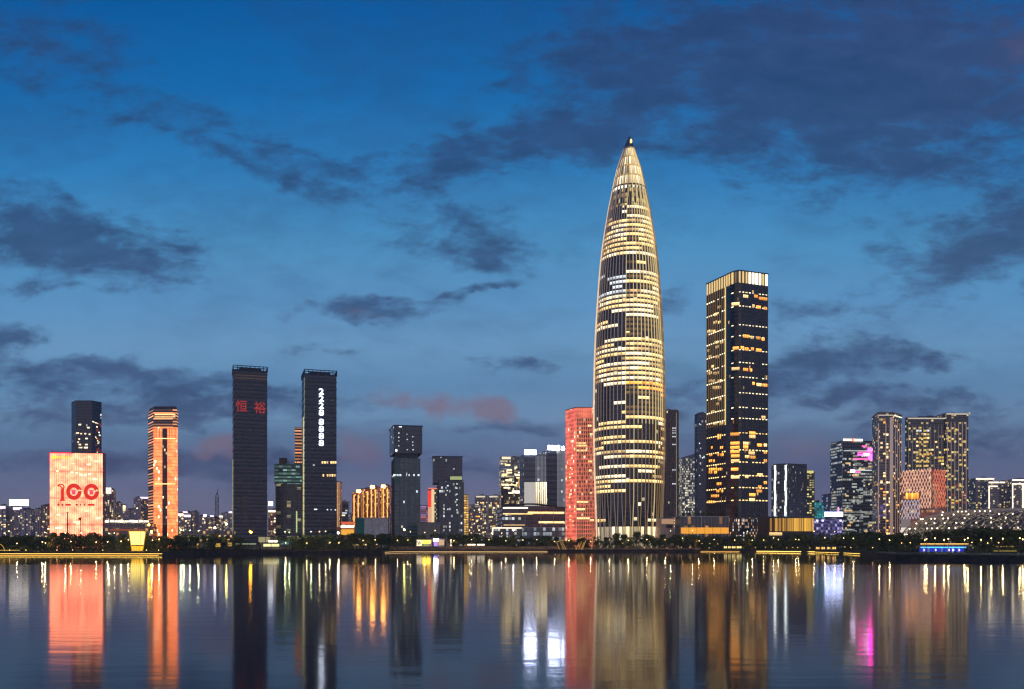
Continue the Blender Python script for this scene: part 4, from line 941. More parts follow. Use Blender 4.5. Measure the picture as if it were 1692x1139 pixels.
mk('mallshop', 'shop_pavilion', 'bluish lit shop front between the mall and the red lattice tower', 'pavilion', 866, 960, 934, 964, 872, 18, facade('shop_front_blue', (.1, .11, .12), (.12, .14, .15), 5, 3.4, .5, lin('#cfe0e0'), COOL, .55, .08, .2, seed=108), m_trimpale, seed=4, plant=False, parapet=.5)

# red lattice tower: faceted front washed in red light, wavy vertical ribs
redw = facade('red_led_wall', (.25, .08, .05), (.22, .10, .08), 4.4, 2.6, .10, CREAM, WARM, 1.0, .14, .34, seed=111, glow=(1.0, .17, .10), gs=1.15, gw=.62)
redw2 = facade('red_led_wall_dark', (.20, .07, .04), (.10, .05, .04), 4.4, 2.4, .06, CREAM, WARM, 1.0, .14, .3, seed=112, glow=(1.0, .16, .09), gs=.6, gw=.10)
poly = [(X(a, y), y) for a, y in ((934.5, 965), (952, 945), (984, 945), (988, 985), (940, 985))]
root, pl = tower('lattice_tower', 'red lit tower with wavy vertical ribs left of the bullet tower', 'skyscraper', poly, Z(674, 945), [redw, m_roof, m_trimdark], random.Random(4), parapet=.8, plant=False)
A, B = pl[1], pl[2]; l = B[0] - A[0]; zt = Z(674, 945)
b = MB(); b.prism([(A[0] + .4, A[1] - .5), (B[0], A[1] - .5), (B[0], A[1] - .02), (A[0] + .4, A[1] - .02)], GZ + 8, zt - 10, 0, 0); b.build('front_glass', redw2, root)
m_rib = emi('pink_rib_led', '#ffa888', .62, 'NONE')
for k in range(9):
    b = MB(); x = A[0] + l * (k + .3) / 9; z = GZ + 3; s = 1 if k % 2 else -1; mid_ = (Z(845, 945), Z(725, 945))
    while z < zt - .5:
        z2 = min(zt, z + 3.6); w = lambda q: s * (.75 * math.sin((q - GZ) / 7.2 * math.pi) if mid_[0] < q < mid_[1] else 0)
        b.bar((x + w(z), A[1] - .8, z), (x + w(z2), A[1] - .8, z2), .3); z = z2
    b.build('rib', m_rib, root)
for px0, px1, py in ((948, 968, 733), (946, 970, 737), (945, 970, 745), (974, 979, 718), (950, 966, 842), (946, 974, 857), (974, 981, 860), (951, 972, 830), (972, 979, 763), (973, 978, 778), (975, 978, 815), (945, 950, 803), (971, 977, 704)):
    panel_px(root, A, B, max(px0, 952.5), px1, py - 1.6, py + 1.4, m_win_warm, proud=.75)
for k in range(16):
    px = rng.uniform(937, 949); py = rng.uniform(740, 870); panel_px(root, pl[0], pl[1], px, px + 2.2, py - 1, py + 1, m_win_warm, proud=.3)

root, pl = mk('pilaster', 'pilaster_tower', 'dark slim tower with brown pilasters tucked right behind the bullet tower', 'skyscraper', 1094, 985, 1120, 986, 679, 24, fm_dark, weathered('brown_pilaster', (.20, .14, .11)), seed=4, ribs=4.2, rib_w=1.1, rib_d=1.0, plant=True)
panel_px(root, pl[0], pl[1], 1116.5, 1117.8, 682, 868, emi('pale_edge_led', '#c8b8a0', .35, 'NONE'), 'edge_led', proud=1.4)
for py in (708, 712, 716, 722, 735, 777, 800): panel_px(root, pl[0], pl[1], 1111, 1116, py - 1, py + .8, m_win_cool, proud=.5)
mk('cuta', 'apartment_block', 'low apartment block in the gap right of the pilaster tower', 'apartment block', 1118, 1520, 1129, 1520, 776, 18, fm_aptw, m_trimpale, seed=6)
root, pl = mk('tapered', 'office_tower', 'pale glittering tower with slanted roof between two dark towers', 'office block', 1127, 1500, 1153, 1502, 757, 24, facade('glitter_white_wall', (.16, .16, .15), (.12, .12, .11), 4, 2.4, .52, lin('#e8e4cc'), CREAM, .85, .14, .2, seed=115), m_trimpale, seed=6, nwin=20, wmats=[m_win_cream], faces=(0,), zone=(0, .5), plant=False, parapet=0)
b = MB(); zt = Z(757, 1500) + .02; P = pl; H = [1, 9, 9, 1]
for i in range(4): j = (i + 1) % 4; b.face([(*P[i], zt), (*P[j], zt), (*P[j], zt + H[j]), (*P[i], zt + H[i])])
b.face([(*P[i], zt + H[i]) for i in range(4)]); b.build('slanted_top', facade('pale_crown_glass', (.12, .15, .17), (.08, .11, .13), 4, 2.4, .1, COOL, CREAM, .6, .1, .2, seed=116), root)
root, pl = mk('darkblue', 'slim_tower', 'narrow dark blue tower just left of the square glass tower', 'skyscraper', 1153, 1150, 1170, 1151, 684, 14, fm_darkb, m_trimdark, seed=9, ribs=4, rib_w=.3, rib_d=.3, parapet=1)
for px, py in ((1155, 701), (1157, 702), (1155, 733), (1157, 741), (1156, 753), (1160, 757), (1155, 786), (1156, 800)): panel_px(root, pl[0], pl[1], px, px + 1.6, py - 1, py + 1, m_win_cool)

# podium buildings along the shore
root, pl = mk('pinkpod', 'podium', 'pale pinkish podium block with louvred end at the foot of the bullet tower', 'building', 1092, 815, 1124, 818, 857, 16, weathered('pink_plaster', (.52, .36, .27), .15, .5), m_trimpale, seed=2, plant=False, parapet=.5)
for k in range(7): panel_px(root, pl[0], pl[1], 1114, 1123.5, 857 + k * 2.6, 858.3 + k * 2.6, m_cream_led if k % 2 else emi('pale_louvre_led', '#ffe8d0', .8), 'louvre', proud=.6)
panel_px(root, pl[0], pl[1], 1101, 1111, 867, 873, pm('opening', (.07, .04, .03), .5), 'opening', proud=.1); panel_px(root, pl[0], pl[1], 1093, 1113, 858, 866, emi('pink_wall_wash', '#e8b890', .55), 'lit_wall', proud=.3)
root, pl = mk('glasspod', 'podium', 'glass podium with glowing orange ground floor and planted roof', 'building', 1124.5, 800, 1204, 806, 854, 26, facade('podium_glass', (.10, .075, .06), (.07, .05, .045), 12, 3.3, .16, lin('#a8763c'), AMBER, .45, .06, .04, seed=121, rough=.4), m_trimpale, seed=2, plant=False, parapet=.6, ribs=3.3, rib_w=.2, rib_d=.3)
ob = facade('orange_floor_glass', (.2, .12, .04), (.4, .25, .08), 8, 2.2, 1.0, lin('#ffa62a'), lin('#ffc860'), .85, .05, .02, seed=122)
for k in range(6): panel_px(root, pl[0], pl[1], 1124.8 + k * 13.2, 1137.4 + k * 13.2, 872, 882, emi('orange_shop_front', '#ffac34', .95), 'lit_front', proud=.9)
panel_px(root, pl[0], pl[1], 1157.5, 1159, 854, 874, m_trimpale, 'joint', proud=.8)
root, pl = mk('goldfins', 'podium', 'low podium wrapped in uneven golden vertical fins right of the square tower', 'building', 1270, 850, 1344, 856, 855, 26, pm('deep_bronze', (.04, .03, .02), .5), m_trimdark, seed=2, plant=False, parapet=.8)
g1, g2, g3 = emi('gold_fin_bright', '#f0b448', 1.3, 'NONE'), emi('gold_fin_mid', '#b8853a', 1.0, 'NONE'), emi('gold_fin_dark', '#5a4020', .4, 'NONE')
u0 = 0
for k in range(46):
    px = 1270.6 + k * 1.6; w = rng.uniform(.5, 1.1); panel_px(root, pl[0], pl[1], px, px + w, 856.5, 878, rng.choice((g1, g2, g2, g3, g1 if px > 1298 else g3)), 'gold_fin', proud=rng.uniform(.4, 1.2), thick=.5)
panel_px(root, pl[0], pl[1], 1271, 1292, 880, 885, m_win_warm, 'lit_front', proud=.6)

# ------------------------------------------------------------------ right group
bl = facade('blue_grey_office', (.09, .11, .13), (.05, .07, .085), 4, 2.6, .10, COOL, CREAM, .5, .1, .3, seed=131, rough=.4)
root, pl = mk('bluegrey', 'office_tower', 'blue grey office tower with two bright wavy white light lines', 'office block', 1274.5, 1150, 1303, 1140, 768, 26, bl, m_trimdark, seed=3, plant=False, parapet=.8, slabs=12, slab_h=.3)
A, B = pl[0], pl[1]
for px in (1279.5, 1297):
    for k in range(10): panel_px(root, A, B, px + math.sin(k * 1.3) * .6, px + 2.6 + math.sin(k * 1.3) * .6, 769 + k * 8.4, 777.4 + k * 8.4, emi('white_line_led', '#eaf4f6', 3.2), 'light_line', proud=.8)
    panel_px(root, A, B, px, px + 3, 846, 854, m_win_cool, 'light_line', proud=.9)
root, pl = mk('bluegrey2', 'office_tower', 'dark slab office tower adjoining the blue grey tower with white light lines', 'office block', 1303.5, 1140, 1333, 1152, 767, 24, facade('dark_mauve_office', (.05, .05, .06), (.032, .034, .045), 3.6, 2.0, .10, lin('#b8a890'), CREAM, .35, .16, .3, seed=133, rough=.4), m_trimdark, seed=3, plant=False, parapet=.8)
root, pl = mk('yelapt', 'apartment_block', 'slim yellow lit apartment block at the right of the dark slab office', 'apartment block', 1333, 1300, 1346, 1302, 780, 18, facade('yellow_apartment', (.16, .14, .08), (.1, .09, .04), 3.4, 4, .5, lin('#e8d878'), lin('#fff0a8'), .9, .12, .4, seed=135), m_trimpale, seed=3, parapet=.6)
panel_px(root, pl[0], pl[1], 1333.3, 1344, 778, 782, emi('yellow_roof_light', '#efe080', 1.0), 'roof_light', proud=.6)
root, pl = mk('teal', 'apartment_block', 'small teal lit block right of the golden fin podium', 'building', 1345, 1400, 1361, 1400, 830, 18, facade('teal_lit_wall', (.04, .2, .2), (.04, .2, .22), 4, 4, .6, lin('#28c8c0'), lin('#3ad8e0'), .55, .1, .2, seed=137, glow=lin('#12807c'), gs=.3), m_trimdark, seed=3, parapet=.6)
root, pl = mk('bluesmall', 'office_tower', 'small blue office block with a bright blue white light band', 'office block', 1365, 1450, 1390, 1450, 818, 20, facade('small_blue_office', (.06, .08, .13), (.04, .06, .1), 4, 3, .22, COOL, lin('#a8c0ff'), .7, .1, .3, seed=138), m_trimdark, seed=4)
panel_px(root, pl[0], pl[1], 1377, 1387, 817.8, 820.5, m_win_cool, 'roof_sign', proud=.6)
root, pl = mk('purplemall', 'shopping_mall', 'violet lit mall with a glowing blue white roof band', 'shopping mall', 1345, 1100, 1393, 1104, 858, 26, facade('violet_mall_wall', (.2, .18, .28), (.15, .14, .25), 4, 3, .4, lin('#b8a8ff'), lin('#e8e0ff'), .6, .1, .25, seed=139, glow=lin('#6a62b0'), gs=.38), m_trimdark, seed=4, plant=False, parapet=.5)
panel_px(root, pl[0], pl[1], 1362, 1392, 846.5, 853.5, emi('blue_white_band', '#b8c6ff', 18), 'roof_band', proud=.8)
b = MB(); A, B = pl[0], pl[1]
for px in (1364, 1372, 1380, 1389): u = u_of(root, A, B, px)[0]; b.bar((A[0] + u, A[1] + 1, Z(858, 1100)), (A[0] + u, A[1] + 1, Z(848, 1100)), .3)
b.build('band_posts', m_dark, root)
panel_px(root, A, B, 1383.5, 1386, 838, 846, emi('pink_sign_light', '#ffb0f0', 1.3), 'sign', proud=.7)
for px in (1350, 1359, 1388.5): panel_px(root, A, B, px - 1.6, px + 1.6, 859, 862, emi('violet_lamp', '#dcd4ff', 2.2), 'lamp', proud=.8)

root, pl = mk('magenta', 'office_tower', 'office tower with magenta light bands and white roof line left of the tall pilastered flats', 'office block', 1392, 1200, 1445, 1206, 729, 34, fm_offc, m_trimdark, seed=7, nwin=46, wmats=[m_win_pale, m_win_pale, m_win_dim], fh=4, bw=3, zone=(.0, .85), wspan=(1, 5), parapet=.8)
A, B = pl[0], pl[1]; mg, pk, vw = emi('magenta_led', '#ff22b0', 26), emi('pink_led', '#ff4a90', 3), emi('violet_white_led', '#f0d0ff', 18)
for a, q, y0, y1, m in ((1393, 1425, 725.5, 729, m_cream_led), (1394, 1441, 744.5, 746.2, m_win_cool), (1417, 1436, 747, 749.5, pk), (1417, 1440, 751, 753, mg), (1427, 1437, 749.5, 752.4, vw), (1424, 1432, 736.5, 739, pk), (1410, 1436, 757.5, 759.6, pk), (1434, 1441, 741, 748, mg), (1405, 1412, 777, 780.5, vw), (1412, 1440, 776.6, 778.4, m_win_cool), (1412, 1420, 779, 781, pk), (1434.5, 1441, 750, 760, mg)): panel_px(root, A, B, a, q, y0, y1, m, 'light_band', proud=.7)
panel_px(root, A, B, 1407, 1410, 724.5, 730, emi('red_roof_mark', '#ff6a3a', 1.5), 'roof_mark', proud=1.1)

# tall flats with pale pilasters
fl = facade('flats_brown_wall', (.26, .20, .17), (.03, .028, .028), 3.3, 3.2, .16, WARM, AMBER, 1.1, .10, .30, seed=141)
fl2 = facade('flats_dark_wall', (.17, .14, .12), (.02, .02, .022), 3.3, 3.2, .18, lin('#e8c870'), WARM, 1.0, .08, .26, seed=142)
m_flattrim = weathered('flats_beige_trim', (.30, .24, .20), .2, .3)
m_softled = emi('soft_roof_led', '#e8dcc8', .8)
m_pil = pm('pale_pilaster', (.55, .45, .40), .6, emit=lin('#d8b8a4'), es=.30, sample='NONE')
poly = [(X(a, y), y) for a, y in ((1441, 1040), (1452, 1000), (1475, 1000), (1490, 1022), (1470, 1050))]
root, pl = tower('pilastered_flats', 'tall slim block of flats with one broad pale pilaster and grid windows', 'apartment block', poly, Z(683, 1000), [fl, m_roof, m_flattrim], random.Random(4), slabs=6.6, slab_h=.35, slab_d=.3, nwin=36, wmats=[m_win_warm, m_win_amber, m_win_cream], zone=(.05, .88), faces=(1, 1, 2), parapet=1.5)
A, B = pl[1], pl[2]
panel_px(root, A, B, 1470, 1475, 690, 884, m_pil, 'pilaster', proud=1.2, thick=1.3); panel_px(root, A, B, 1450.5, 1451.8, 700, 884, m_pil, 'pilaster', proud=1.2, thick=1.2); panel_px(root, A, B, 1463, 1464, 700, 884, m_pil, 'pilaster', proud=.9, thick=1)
panel_px(root, A, B, 1450, 1475, 685.8, 687.3, m_softled, 'roof_led', proud=1.3); panel_px(root, pl[2], pl[3], 1476, 1489, 688, 689.5, m_win_cream, 'roof_led', proud=1.0)
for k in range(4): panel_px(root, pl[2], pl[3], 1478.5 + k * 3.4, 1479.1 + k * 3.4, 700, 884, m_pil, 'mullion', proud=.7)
for py in (836, 842, 852): panel_px(root, A, B, 1454, 1462, py - 2, py + 2, emi('violet_window', '#6a5ab0', .5), proud=.3)

def grid_panels(root, A, B, a, q, n, y0, y1, m, name, w=.7):
    for k in range(n + 1): panel_px(root, A, B, a + (q - a) * k / n - w / 2, a + (q - a) * k / n + w / 2, y0, y1, m, name, proud=.8, thick=.7)
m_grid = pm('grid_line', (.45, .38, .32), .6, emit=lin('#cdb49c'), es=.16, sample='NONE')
root, pl = mk('wide', 'wide_flats', 'wide dark block of flats with cream roof line and a cluster of lit windows', 'apartment block', 1500.5, 1100, 1563, 1101, 691, 8, fl2, m_flattrim, seed=5, slabs=6.6, slab_h=.3, slab_d=.25, parapet=1.2, nwin=14, wmats=[m_win_warm, m_win_amber], zone=(.1, .85))
A, B = pl[0], pl[1]; m_ywin = emi('lit_window_yellow', '#eec85c', .95, 'NONE')
panel_px(root, A, B, 1500, 1563, 690.9, 692.6, m_softled, 'roof_led', proud=1.0); grid_panels(root, A, B, 1501, 1562, 10, 704, 884, m_grid, 'mullion', .5)
for k in range(52):
    col = rng.choice((0, 0, 0, 1, 1, 1, 2)); px = (1513, 1526, 1550)[col] + rng.choice((0, 5)); py = rng.choice([707, 712, 718, 724, 731, 737, 744, 751, 757, 763, 770]) if col < 2 else rng.choice((756, 762, 767))
    panel_px(root, A, B, px, px + 4.4, py - 1.5, py + 1.6, rng.choice((m_ywin, m_ywin, m_win_warm, m_win_cool if py < 718 else m_ywin)), proud=.25)
root, pl = mk('wide2', 'grid_flats', 'taller flats with pale window grid right of the wide dark block', 'apartment block', 1563.5, 1098, 1600, 1099, 684, 30, fl2, m_flattrim, seed=6, parapet=1.0, nwin=0, slabs=6.6, slab_h=.35)
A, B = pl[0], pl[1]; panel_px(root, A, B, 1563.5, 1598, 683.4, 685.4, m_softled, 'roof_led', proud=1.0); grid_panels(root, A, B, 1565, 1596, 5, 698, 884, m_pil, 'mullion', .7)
panel_px(root, pl[1], pl[2], 1597.5, 1602, 682, 685, m_softled, 'roof_led', proud=.8)
for px, py in ((1566, 712), (1566, 723), (1566, 729), (1577, 710), (1585, 735), (1586, 736), (1566, 754), (1567, 760), (1579, 711), (1566, 784), (1566, 792), (1585, 768), (1591, 752), (1567, 773)): panel_px(root, A, B, px, px + 4.6, py - 1.6, py + 1.5, m_ywin, proud=.25)
for k in range(14): px = rng.choice((1566, 1572, 1579, 1585, 1591)); py = rng.uniform(798, 842); panel_px(root, A, B, px, px + 4.4, py - 1.6, py + 1.5, rng.choice((emi('lit_window_redbrown', '#8a3a30', .45, 'NONE'), m_red_win_refl, m_ywin)), proud=.25)

# hotel wrapped in a diamond lattice
poly = [(X(a, y), y) for a, y in ((1488.5, 985), (1539, 955), (1561.5, 975), (1530, 1010))]
root, pl = tower('lattice_hotel', 'mid height block wrapped in a glowing pink and red diamond lattice', 'hotel', poly, Z(776, 955), [facade('lattice_hotel_glow_glass', (.08, .06, .06), (.07, .05, .05), 4, 3, .22, WARM, lin('#ff9a70'), .6, .1, .25, seed=151, glow=(1.0, .33, .2), gs=.10, gw=.12), m_roof, m_trimdark], random.Random(4), parapet=0, plant=False)  # faint warm glow put into the glass itself behind the lattice
lp, lr, lw = emi('lattice_pink_led', '#ffc4a8', 1.0, 'NONE'), emi('lattice_red_led', '#ff8460', .8, 'NONE'), emi('lattice_white_led', '#d8d0e0', .8, 'NONE')
def lattice(root, A, B, px0, px1, py0, py1, ncol, nrow, m):
    b = MB(); d = Vector((B[0] - A[0], B[1] - A[1])).normalized(); n_ = Vector((d.y, -d.x))
    u0, ay_, dy = u_of(root, A, B, px0); u1 = u_of(root, A, B, px1)[0]; Y = ay_ + dy * (u0 + u1) / 2; z0, z1 = Z(py1, Y), Z(py0, Y)
    P = lambda i, j: (*(Vector(A) + d * (u0 + (u1 - u0) * min(max(i, 0), ncol) / ncol) + n_ * (.9)), z0 + (z1 - z0) * j / nrow)
    for j in range(nrow):
        for i in range(ncol):
            o = .5 if j % 2 else 0
            b.bar(P(i + o, j), P(i + .5 + o, j + 1), .36); b.bar(P(i + 1 + o if i + 1 + o <= ncol else ncol, j), P(i + .5 + o, j + 1), .36)
    b.build('diamond_lattice', m, root)
A, B = pl[0], pl[1]
lattice(root, A, B, 1489, 1539, 776, 814, 10, 6, lp); lattice(root, A, B, 1520, 1539, 814, 840, 4, 4, lp); lattice(root, A, B, 1489, 1520, 826, 858, 6, 5, lw)
lattice(root, pl[1], pl[2], 1539.5, 1561, 776, 838, 5, 10, lr)
for k in range(5): panel_px(root, A, B, 1497 + k * 4.4, 1500.6 + k * 4.4, 815, 825, m_win_amber, proud=.3)
panel_px(root, pl[1], pl[2], 1542, 1547, 806, 836, emi('pale_green_panel', '#9aa88c', .4), 'panel', proud=.5)
panel_px(root, A, B, 1489.2, 1503, 872, 884, emi('white_wall_wash', '#f4e6e0', 1.0), 'lit_wall', proud=.6); panel_px(root, A, B, 1489.2, 1505, 858, 872, emi('grey_wall_wash', '#b4a6a8', .45), 'lit_wall', proud=.6)

# flats outlined with light, far right
for i, (a, q, py, Y0, w) in enumerate(((1602, 1613, 795, 1420, 'narrow pale block of flats beside the grid flats'), (1612, 1643, 791, 1400, 'block of flats with bright cream roof line behind the stadium'), (1633, 1651, 797, 1340, 'block of flats with one bright framed corner left of the far right flats'), (1651, 1672, 797, 1380, 'dim block of flats between two light outlined blocks'), (1672, 1706, 793, 1360, 'light outlined block of flats at the right edge'), (1706, 1750, 800, 1420, 'dim block of flats past the light outlined block'))):
    root, pl = mk('outl%d' % i, 'apartment_block', w, 'apartment block', a, Y0, q, Y0, py, 22, facade('outlined_flats_wall', (.34, .27, .24), (.08, .07, .065), 3.2, 3.4, .2, WARM, CREAM, .9, .16, .35, seed=161), m_trimpale, seed=i, nwin=8, wmats=[m_win_warm, m_ywin], parapet=.8)
    A, B = pl[0], pl[1]
    if i in (1, 2, 4, 5, 3): panel_px(root, A, B, a + .4, q - .8, py - .6, py + 1.5, m_cream_led, 'roof_led', proud=.9)
    if i in (2, 4): panel_px(root, A, B, a + .2, a + 1.6, py + 6, 842, m_cream_led, 'corner_led', proud=.9); panel_px(root, A, B, a + 1.6, q - 3, py + 6, py + 7.6, m_cream_led, 'frame_led', proud=.9)
    if i == 4: panel_px(root, A, B, 1689, 1690.8, 799, 842, m_cream_led, 'corner_led', proud=.9)

# stadium with a lattice shell
def stadium():
    cx, cy, rx, ry, rz = X(1736, 930), 930, 157, 72, Z(841, 930) - GZ
    root = thing('stadium', 'low domed stadium with a triangulated steel lattice shell dotted with lights', 'stadium', (cx, cy, GZ))
    def S(i, j, nu=112, nv=10, k=1.0):
        t, f = 2 * math.pi * i / nu, (math.pi / 2) * j / nv
        r = math.cos(f) ** .42; return (rx * k * r * math.cos(t), ry * k * r * math.sin(t), rz * k * math.sin(f) ** .9)
    b = MB()
    for i in range(112):
        for j in range(10):
            P = [S(i, j, k=.975), S(i + 1, j, k=.975), S(i + 1, j + 1, k=.975), S(i, j + 1, k=.975)]
            b.face(P[:3] if j == 9 else P, [(i * 5, j * 6), (i * 5 + 5, j * 6), (i * 5 + 5, j * 6 + 6), (i * 5, j * 6 + 6)][:3 if j == 9 else 4], 0)
    b.build('inner_shell', facade('stadium_glass', (.06, .055, .055), (.10, .085, .06), 1.5, 1.25, .20, lin('#d8b870'), CREAM, .55, .06, .06, seed=171), root)
    b = MB(); r = .26
    for i in range(112):
        for j in range(9):
            o = .5 if j % 2 else 0
            b.bar(S(i + o, j), S(i + o + .5, j + 1), r, 4); b.bar(S(i + o, j), S(i + o - .5, j + 1), r, 3)
    b.build('lattice_shell', pm('stadium_steel_glow', (.30, .25, .21), .5, .3, lin('#d0a878'), .16, sample='NONE'), root)  # light on the bars put in as a faint glow of the steel
    m = emi('stadium_roof_light', '#fff0d0', 4.5); rr = random.Random(9); b0 = MB(); b0.lathe([(.01, -.8), (.85, 0), (.01, .8)], 6); me = b0.mesh('roof_light', m); n_ = 0
    for j in range(2, 9):
        for i in range(56, 98):
            if rr.random() < .42 and n_ < 100:
                p = S(i + (.5 if j % 2 else 0), j, k=1.01); o = bpy.data.objects.new('roof_light', me); COL.objects.link(o); o.parent = root; o.location = p; n_ += 1
stadium()

# ------------------------------------------------------------------ low skyline on the left and in the gaps
FAR = [(-40, 2, 838, 1500, fm_apt, 'pale apartment slab cut by the left edge'), (-2, 10, 836, 1480, fm_apt, 'pale apartment slab at the left edge with a pinkish roof light'), (9, 34, 839, 1500, fm_apt3, 'pale apartment block under the big glowing roof sign'), (33, 52, 842, 1460, fm_apt, 'grey apartment slab right of the glowing roof sign'), (51, 68, 842, 1520, fm_apt3, 'grey apartment slab left of the dark slim block'), (68, 84, 836, 1300, fm_apt2, 'dark slim apartment block left of the peach office block'),
       (174, 189, 810, 1350, fm_aptw, 'pale apartment tower with bright white rooftop right of the peach office block'), (189, 200, 831, 1700, fm_apt2, 'dark distant block right of the white topped tower'), (200, 210, 836, 1650, fm_apt, 'distant block with one bright top window'), (209, 222, 842, 1750, fm_apt3, 'mauve distant block between the lit tops'), (221, 232, 823, 1600, fm_apt3, 'dim distant twin block with dark roof'), (230, 246, 824, 1620, fm_apt2, 'dark distant block with violet roof line'),
       (292, 304, 849, 1500, fm_aptw, 'distant apartment slab with white roof edge right of the orange tower'), (302, 316, 847, 1520, fm_apt, 'distant apartment slab with twin white roof lights'), (314, 328, 846, 1700, fm_apt2, 'brown distant apartment slab'), (327, 341, 853, 1650, fm_apt3, 'mauve distant apartment slab with bright violet roof light'), (340, 352, 855, 1550, fm_apt2, 'brownish distant slab with pale roof light left of the rig mast'), (351, 368, 856, 1500, fm_aptw, 'busy lit distant slab behind the rig mast'), (366, 385, 848, 1600, fm_apt, 'distant apartment slab touching the tower with red characters'),
       (461, 470, 832, 1900, fm_apt3, 'thin distant block between lamp topped flats and unfinished tower'), (573, 584, 850, 1800, fm_apt2, 'distant brown block left of the red and gold flats'), (1336, 1350, 850, 1600, fm_apt3, 'distant dim block behind the golden fin podium'), (1386, 1396, 838, 1700, fm_slate, 'distant dark block left of the magenta banded office'), (1486, 1496, 800, 1500, fm_apt2, 'narrow distant block low in the gap between two groups of flats')]
for i, (a, q, py, Y0, m, w) in enumerate(FAR):
    rr = random.Random(i + 50)
    mk('far%d' % i, 'apartment_block', w, 'apartment block', a, Y0, q, Y0 + 4, py, 18, m, (m_trimpale, m_trimdark)[i % 2], seed=i, ribs=rr.choice((6, 8, 10)), rib_w=.7, rib_d=.6, nwin=rr.randint(4, 9), wmats=[m_win_warm, m_win_cream, m_win_dim], parapet=.9)
def add(key, *ps):
    root, pl, Y0 = ALL[key]
    for a, q, y0, y1, m, nm in ps: panel_px(root, pl[0], pl[1], a, q, y0, y1, m, nm, proud=.9)
m_vled = emi('violet_white_roof_led', '#ead8ff', 2.4); big = emi('cream_roof_sign', '#fff4d8', 2.6)
add('far1', (-1.5, 9, 836.5, 840.5, m_vled, 'roof_led')); add('far2', (15.5, 47.5, 825.5, 836, big, 'roof_sign'), (22, 36, 838.5, 842.5, m_vled, 'roof_led'))
root, pl, Y0 = ALL['far2']; b = MB(); A = pl[0]
for k in range(5): b.bar((A[0] + 4 + k * 6, A[1] + 1.5, Z(839, Y0)), (A[0] + 4 + k * 6, A[1] + 1.5, Z(826, Y0)), .3)
b.build('sign_frame', m_dark, root)
add('far6', (174.5, 184, 806, 816, emi('white_roof_block', '#fff2dc', 1.5), 'lit_roof')); add('far8', (203, 207.5, 835.5, 845, m_win_cream, 'lit_window')); add('far11', (231, 245, 821.5, 824, m_vled, 'roof_led'))
add('far12', (294, 303, 849, 852.5, m_cream_led, 'roof_led')); add('far13', (302, 310, 845.5, 847.5, m_vled, 'roof_led'), (303, 315, 851, 854.5, m_vled, 'light_band')); add('far15', (336, 341.5, 850, 854.5, m_vled, 'roof_led')); add('far16', (347, 353, 852, 854, m_vled, 'roof_led')); add('far17', (362, 368, 852.5, 855, m_cream_led, 'roof_led')); add('far18', (378, 384, 845.5, 848, m_vled, 'roof_led'))
root, pl = mk('warmhall', 'low_hall', 'long low hall with a glaring cream light strip left of the orange tower', 'hall', 173, 1000, 250, 1004, 866, 20, facade('hall_wall', (.26, .18, .14), (.08, .05, .04), 5, 4, .25, WARM, AMBER, .8, .15, .3, seed=181), m_trimpale, seed=4, plant=False, parapet=.5)
for k in range(9): panel_px(root, pl[0], pl[1], 174 + k * 8, 180 + k * 8 + (k % 3), 860.5 - (k % 2), 863.2, m_cream_led if k % 3 else emi('hall_flood', '#fff0c8', 5), 'flood_light', proud=.9)
panel_px(root, pl[0], pl[1], 182, 240, 874.5, 877.5, emi('dull_red_canopy', '#a8502c', .7), 'canopy', proud=.9)
root, pl = mk('baseglow', 'low_hall', 'low row of lit shops behind the trees between the orange tower and the rig mast', 'hall', 295, 900, 384, 904, 878, 14, facade('shop_row_wall', (.24, .19, .14), (.1, .08, .05), 4, 3, .45, WARM, AMBER, .9, .12, .25, seed=182), m_trimpale, seed=4, plant=False, parapet=.5)

# ------------------------------------------------------------------ shore walls and light strips
m_wall = weathered('bank_wall_stone', (.20, .13, .085), .35, .3)
ribbon('embankment_wall', 'brown stone terrace wall above the long pale light strip mid shore', 'wall', 642, 925, 16, GZ - .1, 4.4, .8, m_wall)
ribbon('terrace_wall', 'dark terrace wall along the shore below the bullet tower', 'wall', 927, 1158, 14, GZ - .1, 3.4, .8, m_wall)
ribbon('terrace_wall', 'low dark bank wall in front of the twin dark towers', 'wall', 300, 636, 14, GZ - .1, 2.8, .8, weathered('dark_bank_wall', (.045, .03, .022), .3, .3))
gold_s, pale_s = emi('gold_shore_led', '#ffcc58', 4), emi('pale_shore_led', '#ffcc88', 2.4)
ribbon('light_strip', 'bright golden light strip on the bank at the far left', 'light strip', -300, 268, .3, .80, .94, .06, gold_s)
ribbon('light_strip', 'added glowing line for the golden reflection just above the water at the far left', 'light strip', -300, 262, -.15, .05, .25, .2, emi('gold_reflected_glow', '#ffb84a', 1.6))  # reflection of the strip above, put in as a glowing line
ribbon('light_strip', 'long pale light strip on the bank below the brown terrace wall', 'light strip', 636, 905, .3, .5, .64, .25, pale_s)
ribbon('light_strip', 'short golden light strip below the orange glowing podium', 'light strip', 1158, 1222, .3, .48, .6, .25, emi('gold_thin_led', '#ffc058', 3.5))
ribbon('light_strip', 'brightest golden light strip below the golden fin podium', 'light strip', 1250, 1347, .3, .6, .84, .25, emi('bright_shore_led', '#ffce60', 5))
ribbon('light_strip', 'golden light strip leading to the dark spit on the right', 'light strip', 1348, 1424, .3, .5, .64, .25, gold_s)
m_path_led = emi('olive_path_led', '#8a7a28', .6)
ribbon('light_strip', 'dim yellow path light line on the dark spit at the right', 'light strip', 1642, 1680, 130, 2.2, 3.0, .3, m_path_led)
ribbon('light_strip', 'thin yellow rail light above the spit near the right edge', 'light strip', 1646, 1676, 150, 4.4, 4.8, .3, emi('yellow_rail_led', '#b89a3a', .9))

